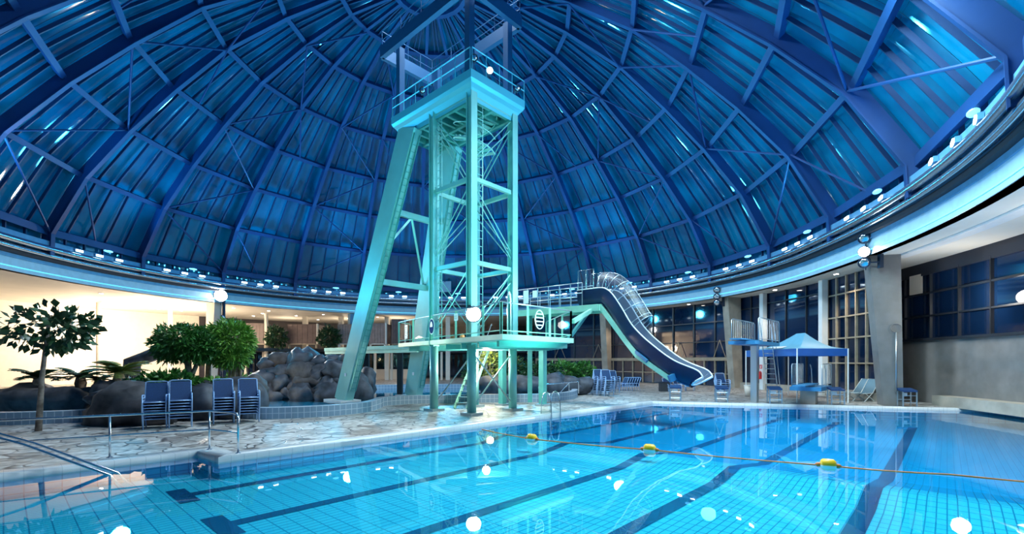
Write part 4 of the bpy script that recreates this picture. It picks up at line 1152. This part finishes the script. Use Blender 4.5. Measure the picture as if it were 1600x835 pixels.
# ------------------------------------------------------------------ rails and ladders
p1, p2, p3 = Vector((-8.27, 9.61, 0))+Vector((-.05, .12, 0)), Vector((-6.83, 10.62, 0)), Vector((-5.92, 10.17, 0))
hr = thing('guard_railing', 'stainless steel two-bar railing at the pool corner in front of the stacks', 'railing', p2)
pe = p1 + (p1-p2)*1.1; H = .88
obj('top_bar', MB().tube([pe+Z*H, p1+Z*H, p2+Z*H, p2.lerp(p3, .8)+Z*H, p2.lerp(p3, .95)+Z*(H-.02), p3+Z*(H-.12), p3], .024, 10), 'steel', hr, True)
obj('middle_bar', MB().tube([pe+Z*.46, p1+Z*.46, p2+Z*.46, p3+Z*.46], .017, 8), 'steel', hr, True)
for p in (pe, p1, p2): obj('post', MB().tube([p, p+Z*H], .022, 10), 'steel', hr, True)
for p in (pe, p1, p2, p3): obj('flange', MB().lathe([(.06, 0), (.06, .015), (.025, .03)], p, 12), 'steel', hr)
eh = thing('entry_handrail', 'double stainless handrail dipping into the water at the left pool steps', 'handrail', (-9.2, 8.9, 0))
for dy in (0, .5):
    o_ = Vector((0, -dy*.35, 0)); obj('bar', MB().tube([Vector((-10.2, 8.5, 0))+o_, Vector((-10.1, 8.55, .75))+o_, Vector((-9.9, 8.6, .82))+o_, Vector((-8.9, 8.75, .48))+o_, Vector((-7.45, 8.9, -.12))+o_, Vector((-7.2, 8.93, -.4))+o_], .024, 10), 'steel', eh, True)
e_pool = (FLc-PC).normalized(); n_pool = Vector((e_pool.y, -e_pool.x, 0))
def onedge(px):
    k = (px-800)/FL; t_ = (k*PC.y-PC.x)/(e_pool.x-k*e_pool.y); return PC+e_pool*t_
pbase = onedge(866)
ld = thing('pool_ladder', 'stainless steel pool ladder with two hoops at the left pool edge', 'ladder', pbase)
for s_ in (-.27, .27):
    p = pbase+e_pool*s_
    pts = [p-n_pool*.42, p-n_pool*.40+Z*.45, p-n_pool*.30+Z*.76, p-n_pool*.16+Z*.86, p-n_pool*.02+Z*.78, p+n_pool*.06+Z*.45, p+n_pool*.09-Z*.1, p+n_pool*.09-Z*.45]
    obj('rail', MB().tube(pts, .021, 10), 'steel', ld, True)
for z_ in (-.16, -.36): obj('rung', MB().box(pbase+n_pool*.09+Z*z_, (.54, .08, .03), (e_pool, n_pool, Z)), 'steel', ld)
# handrail by the far curb
a, c_ = at(842, 23.6), at(904, 24.8)
t = thing('curb_handrail', 'low steel handrail on the curb behind the pool ladder', 'handrail', a)
obj('bar', MB().tube([a+Z*.3, a+Z*.75, a.lerp(c_, .05)+Z*.82, a.lerp(c_, .9)+Z*.92, c_+Z*.92, c_+Z*.3], .025, 8), 'steel', t, True)
obj('post', MB().tube([a.lerp(c_, .75)+Z*.9, a.lerp(c_, .75)+Z*.2], .022, 8).tube([a.lerp(c_, .75)+Z*.88, a.lerp(c_, .5)+Z*.35], .02, 8), 'steel', t)
# curb block with a small sign
p = gnd(922, 616)
struct('wall_curb_end', MB().box(p+Vector((-.1, .6, .25)), (2.6, 1.0, .5)), 'curb_tile')
one('notice', MB().box(p+Vector((-.55, .095, .3)), (.32, .02, .16)), 'sign_white', 'small white notice on the tiled curb left of the far chair stacks', 'notice')

# ------------------------------------------------------------------ far pool end: starting blocks, boards, tent
ef = (FR-FLc).normalized(); nf = Vector((ef.y, -ef.x, 0))   # towards the pool
if nf.y > 0: nf = -nf
def onfar(px, back):
    a_ = FLc-nf*back; k = (px-800)/FL; t_ = (k*a_.y-a_.x)/(ef.x-k*ef.y); return a_+ef*t_
sb0 = None
for i, px in enumerate((1055, 1127, 1210, 1306, 1417)):
    p = onfar(px, .30); lab = ('blue topped starting block below the slide end', 'blue topped starting block left of the three metre board post', 'blue topped starting block right of the three metre board post', 'blue topped starting block right of the one metre board', 'blue topped starting block in front of the big grey column')[i]
    if sb0 is None:
        sb0 = thing('starting_block', lab, 'starting block', (0, 0, 0), 'starting blocks along the far pool edge')
        pt = MB().add([(-.27, -.28, .66), (.27, -.28, .66), (.27, .28, .74), (-.27, .28, .74), (-.27, -.28, .73), (.27, -.28, .73), (.27, .28, .82), (-.27, .28, .82)], [(0, 3, 2, 1), (4, 5, 6, 7), (0, 1, 5, 4), (2, 3, 7, 6), (0, 4, 7, 3), (1, 2, 6, 5)])
        obj('top', pt, 'sling_blue', sb0)
        for x in (-.25, .25):
            for y in (-.24, .24): obj('leg', MB().box((x, y, .34), (.045, .045, .68)), 'dull_steel', sb0)
        obj('step', MB().box((0, .3, .3), (.5, .2, .03)), 'dull_steel', sb0)
        for q_ in ((-.24, .2), (.24, .3), (-.24, .5)): obj('rung', MB().tube([(-.25, q_[0], q_[1]), (.25, q_[0], q_[1])], .015, 6), 'dull_steel', sb0)
        obj('number_plate', MB().box((0, .31, .52), (.3, .012, .16)), 'sign_white', sb0)
        index_kids(sb0); sb0.location = p; sb0.rotation_euler = (0, 0, math.atan2(ef.y, ef.x))
    else: copy_tree(sb0, p, math.atan2(ef.y, ef.x), lab)
def fence_panel(a, c_, z0, h, par, nb=8, m_='dull_steel'):
    g = obj('guard_rail', MB().tube([a+Z*z0, a+Z*(z0+h-.08), a.lerp(c_, .04)+Z*(z0+h), a.lerp(c_, .96)+Z*(z0+h), c_+Z*(z0+h-.08), c_+Z*z0], .022, 8), m_, par, True)
    mb = MB().tube([a+Z*(z0+.1), c_+Z*(z0+.1)], .014, 6)
    for k in range(1, nb): q = a.lerp(c_, k/nb); mb.tube([q+Z*(z0+.1), q+Z*(z0+h)], .008, 5)
    obj('baluster', mb, m_, g); return g
# three metre board
B0 = at(1179, 22.9)
bd = thing('springboard', 'three metre diving board stand with steel railings and blue deck on a post', 'diving board', B0)
mid_ = B0
obj('post', MB().box(B0+Z*1.38, (.28, .34, 2.76), (V, U, Z)).box(B0+U*.3+Z*1.38, (.12, .12, 2.76), (V, U, Z)), 'dull_steel', bd)
obj('deck', MB().box(mid_+Z*2.86+U*.1, (1.15, 4.2, .16), (V, U, Z)), 'board_blue', bd)
obj('board', MB().box(mid_+Z*3.0-U*1.3, (.5, 3.0, .05), (V, U, Z)), 'board_blue', bd)
for s_ in (-.58, .58):
    fence_panel(mid_+V*s_-U*1.5+Z*0, mid_+V*s_+U*2.1, 2.94, 1.08, bd, 12)
lt = mid_+U*2.2
lad = MB()
for s_ in (-.24, .24):
    lad.tube([lt+V*s_+U*1.2, lt+V*s_+Z*2.94, lt+V*s_+Z*3.9-U*.3], .025, 8)
    lad.tube([lt+V*s_*1.3+U*1.3+Z*.3, lt+V*s_*1.3+U*.25+Z*3.3, lt+V*s_*1.3-U*.1+Z*4.0], .018, 6)
for k in range(1, 11): q = (lt+U*1.2).lerp(lt+Z*2.94, k/11); lad.box(q, (.48, .12, .03), (V, U, Z))
obj('ladder', lad, 'steel', bd, False)
# one metre board
B1 = at(1264, 22.0)
bd = thing('springboard', 'low one metre diving board stand with blue deck under the tent', 'diving board', B1)
obj('pedestal', MB().box(B1+Z*.32, (.6, .55, .64), (V, U, Z)), 'concrete_warm', bd)
obj('deck', MB().box(B1+Z*.74+U*.5, (1.25, 2.6, .18), (V, U, Z)), 'board_blue', bd)
obj('board', MB().box(B1+Z*.93-U*.6, (.5, 3.0, .05), (V, U, Z)), 'board_blue', bd)
obj('fulcrum', MB().box(B1+Z*.87, (.6, .2, .1), (V, U, Z)), 'dull_steel', bd)
for s_ in (-.6, .6): fence_panel(B1+V*s_-U*.5, B1+V*s_+U*1.9, .83, 1.05, bd, 9)
lad = MB()
for s_ in (-.3, .3): lad.tube([B1+V*s_+U*2.6, B1+V*s_+U*2.2+Z*1.6, B1+V*s_+U*1.9+Z*1.85], .022, 8)
for k in range(1, 4): lad.box(B1+U*(2.55-.12*k)+Z*(.22*k), (.6, .16, .03), (V, U, Z))
obj('ladder', lad, 'steel', bd)
# tent
aT = azpx(1240, 22); rad = Vector((math.sin(R_(aT)), math.cos(R_(aT)), 0)); tg = Vector((rad.y, -rad.x, 0))
Tc = at(1238, 25.0)
hx, hy = 2.35, 1.25; ez_, pz_ = 2.62, 3.45
tn = thing('tent', 'blue pop-up canopy with pale peaked roof and white banner', 'tent', Tc)
cor = [Tc+tg*hx*sx_+rad*hy*sy_ for sx_, sy_ in ((-1, -1), (1, -1), (1, 1), (-1, 1))]
ridge = [Tc-tg*.35+Z*pz_+tg*.7, Tc+tg*.35+Z*pz_+tg*.7]
mb = MB(); nn = 8
def saddle(a_, b2, p0, p1):
    rows = []
    for i in range(nn+1):
        t_ = i/nn; sag = -.22*math.sin(PI*t_)
        rows.append([(a_.lerp(b2, s_/6)+Z*ez_).lerp(p0.lerp(p1, s_/6), t_)+Z*sag for s_ in range(7)])
    mb.strip(rows)
saddle(cor[0], cor[1], ridge[0], ridge[1]); saddle(cor[1], cor[2], ridge[1], ridge[1]); saddle(cor[2], cor[3], ridge[1], ridge[0]); saddle(cor[3], cor[0], ridge[0], ridge[0])
rf = obj('roof', mb, 'tent_top', tn, True)
mb = MB()
for i in range(4):
    a_, b2 = cor[i], cor[(i+1) % 4]
    mb.add([a_+Z*ez_, b2+Z*ez_, b2+Z*(ez_-.36), a_+Z*(ez_-.36)], [(0, 1, 2, 3)])
obj('valance', mb, 'tent_blue', tn, 'open')
for p in cor: obj('leg', MB().tube([p+Z*0, p+Z*ez_], .03, 8), 'white_paint', tn)
def rpt(s_, t_):
    a_ = cor[0].lerp(cor[1], s_)+Z*ez_; b2 = ridge[0].lerp(ridge[1], s_); return a_.lerp(b2, t_)+Z*(-.22*math.sin(PI*t_)+.03)-rad*.02
mb = MB().strip([[rpt(.25+.05*k, t_) for k in range(9)] for t_ in (.16, .25, .34, .42)])
obj('banner', mb, 'sign_white', rf, 'open')
# chairs, bin, extinguisher by the windows
def lounge(p, rz, label):
    t = thing('deck_chair', label, 'chair', p, 'white framed deck chairs by the windows'); p = Vector(p)
    ex = Vector((math.cos(rz), math.sin(rz), 0)); ey = Vector((-ex.y, ex.x, 0))
    for s_ in (-.28, .28):
        obj('leg', MB().tube([p+ey*s_-ex*.35, p+ey*s_+ex*.35+Z*.42], .018, 6).tube([p+ey*s_+ex*.4, p+ey*s_-ex*.2+Z*.42], .018, 6), 'white_paint', t)
    mb = MB().tube([p-ey*.28+ex*.5+Z*.4, p-ey*.28-ex*.2+Z*.4, p-ey*.28-ex*.75+Z*1.1, p+ey*.28-ex*.75+Z*1.1, p+ey*.28-ex*.2+Z*.4, p+ey*.28+ex*.5+Z*.4], .02, 6)
    obj('frame', mb, 'white_paint', t, True)
    obj('sling', MB().strip([[p-ey*.27+ex*.5+Z*.4, p+ey*.27+ex*.5+Z*.4], [p-ey*.27-ex*.2+Z*.38, p+ey*.27-ex*.2+Z*.38], [p-ey*.27-ex*.75+Z*1.09, p+ey*.27-ex*.75+Z*1.09]]), 'sling_teal', t, 'open')
lounge(at(1335, 24.2), R_(190), 'left white framed deck chair beside the tent leg')
lounge(at(1350, 23.6), R_(200), 'right white framed deck chair in front of the low white ledge')
p = at(1170, 27.0); t = thing('waste_bin', 'cream waste bin at the foot of the column behind the three metre board', 'bin', p)
obj('bucket', MB().lathe([(.2, 0), (.25, .62), (.22, .62), (.17, .05)], p, 16), 'cream_wall', t, True); obj('rim', MB().tube([p+Vector((.25*math.cos(a_), .25*math.sin(a_), .62)) for a_ in [2*PI*k/16 for k in range(16)]], .02, 6, True), 'white_paint', t, True)
pe_ = pol(A_w1, 23.08); rad = Vector((math.sin(R_(A_w1)), math.cos(R_(A_w1)), 0)); tg = Vector((rad.y, -rad.x, 0))
t = thing('fire_extinguisher', 'red fire extinguisher on the left white post of the window wall', 'extinguisher', pe_+Z*.9)
obj('cylinder', MB().lathe([(.08, .75), (.09, .78), (.09, 1.2), (.05, 1.28), (.03, 1.32)], pe_-rad*.02, 12), 'red', t, True)
obj('hose', MB().tube([pe_-rad*.02+Z*1.3, pe_-rad*.1+tg*.1+Z*1.25, pe_-rad*.06+tg*.1+Z*.95], .015, 6), 'chair_dark', t, True)
ps = pe_+Z*1.62+rad*.03
t = thing('sign', 'small red fire sign above the extinguisher on the white post', 'sign', ps)
obj('plate', MB().box(ps, (.22, .015, .28), (tg, rad, Z)), 'red', t)
obj('symbol', MB().box(ps-rad*.011+Z*-.03, (.07, .004, .14), (tg, rad, Z)).box(ps-rad*.011+Z*.07+tg*.02, (.09, .004, .03), (tg, rad, Z)), 'sign_white', t)
p = gnd(1038, 612); t = thing('storage_box', 'small black box left of the chairs below the slide', 'box', p)
obj('body', MB().box(p+Z*.3, (.6, .5, .6)), 'chair_dark', t); obj('lid', MB().box(p+Z*.62, (.66, .56, .05)), 'housing', t)

# ------------------------------------------------------------------ light
W = bpy.data.worlds.new('world'); S.world = W; W.use_nodes = True
bg = W.node_tree.nodes['Background']; bg.inputs[0].default_value = (.02, .10, .25, 1); bg.inputs[1].default_value = .35
BLUE = (.05, .58, 1.0); CY = (.35, .85, 1.0); COOL = (.75, .90, 1.0); WARM = (1.0, .80, .58); TEAL = (.30, 1.0, .86)
for k in range(10):
    az = -110+k*26; p = pol(az, 20.2, 8.9)
    lamp('SPOT', 'uplight', p, 3700*(.4 if az > 70 else 1), BLUE, target=pol(az+180, 9, 22), spot=150, blend=.9, rad=.5)
lamp('AREA', 'overhead_fill', (C.x+3, 20, 22.5), 8000, COOL, 5, target=(3, 14, 0))  # added soft fill from above for deck, pool and tower; no fixture
lamp('AREA', 'pool_fill', (8, 13, 13), 2800, (.62, .93, 1.0), 5, target=(7, 14, 0))  # added fill hung over the water to brighten the pool floor
lamp('SPOT', 'tower_left', (-8, 12, .6), 2500, TEAL, target=(-3.5, 19.5, 7.5), spot=60, rad=.3)
lamp('SPOT', 'tower_right', (2.6, 13, 1.2), 1900, TEAL, target=(-1.0, 19, 7), spot=60, rad=.3)
lamp('SPOT', 'flood_left', bL+Vector((.7, -1.2, 7.2)), 9000, (1, .95, .88), target=(-3, 13, 0), spot=90, rad=.4)
lamp('SPOT', 'flood_right', b1+Vector((-.3, -.5, 6.95)), 4500, COOL, target=(6, 15, 0), spot=80, rad=.25)
lamp('SPOT', 'flood_tower', F+Vector((.2, -.7, 3.72)), 900, (1, .97, .93), target=(1, 9, 0), spot=110, rad=.15)
lamp('POINT', 'deck_under', ctr+Vector((.5, .4, 2.3)), 420, (1, .93, .85), rad=.15)
for px, d in ((150, 40), (225, 38), (290, 42)):
    q = at(px, d, 4.3); lamp('POINT', 'gallery_lamp', q, 1250, WARM, rad=.4)
for px, d in ((450, 52), (540, 53), (620, 52)):
    q = at(px, d, 6.2); lamp('POINT', 'gallery_lamp', q-Z*1.2, 260, WARM, rad=.3)
for px in (980, 1100, 1210, 1310):
    q = pol(azpx(px, 22.8), 22.7, 6.55); lamp('SPOT', 'window_lamp', q, 420, WARM, target=q-Z*6+Vector((-.5, -.6, 0)), spot=120, rad=.15)
q = pol(110, 24.4, 4.6); lamp('POINT', 'side_fill', q, 170, (1, .93, .82), rad=.3)  # unseen fill pair added to brighten the right gallery wall
lamp('POINT', 'side_fill', pol(124, 24.0, 4.6), 170, (1, .93, .82), rad=.3)
lamp('POINT', 'plant_lamp', at(330, 20.5, 1.4), 220, (1, .9, .7), rad=.2)
lamp('POINT', 'lit_shrub_lamp', at(766, 27.4, 2.4), 160, (1, .85, .5), rad=.2)

S.view_settings.view_transform = 'Standard'
S.view_settings.look = 'None'
S.view_settings.exposure = 0
S.cycles.max_bounces = 6
S.cycles.transparent_max_bounces = 12
S.cycles.sample_clamp_indirect = 4
S.cycles.use_denoising = True
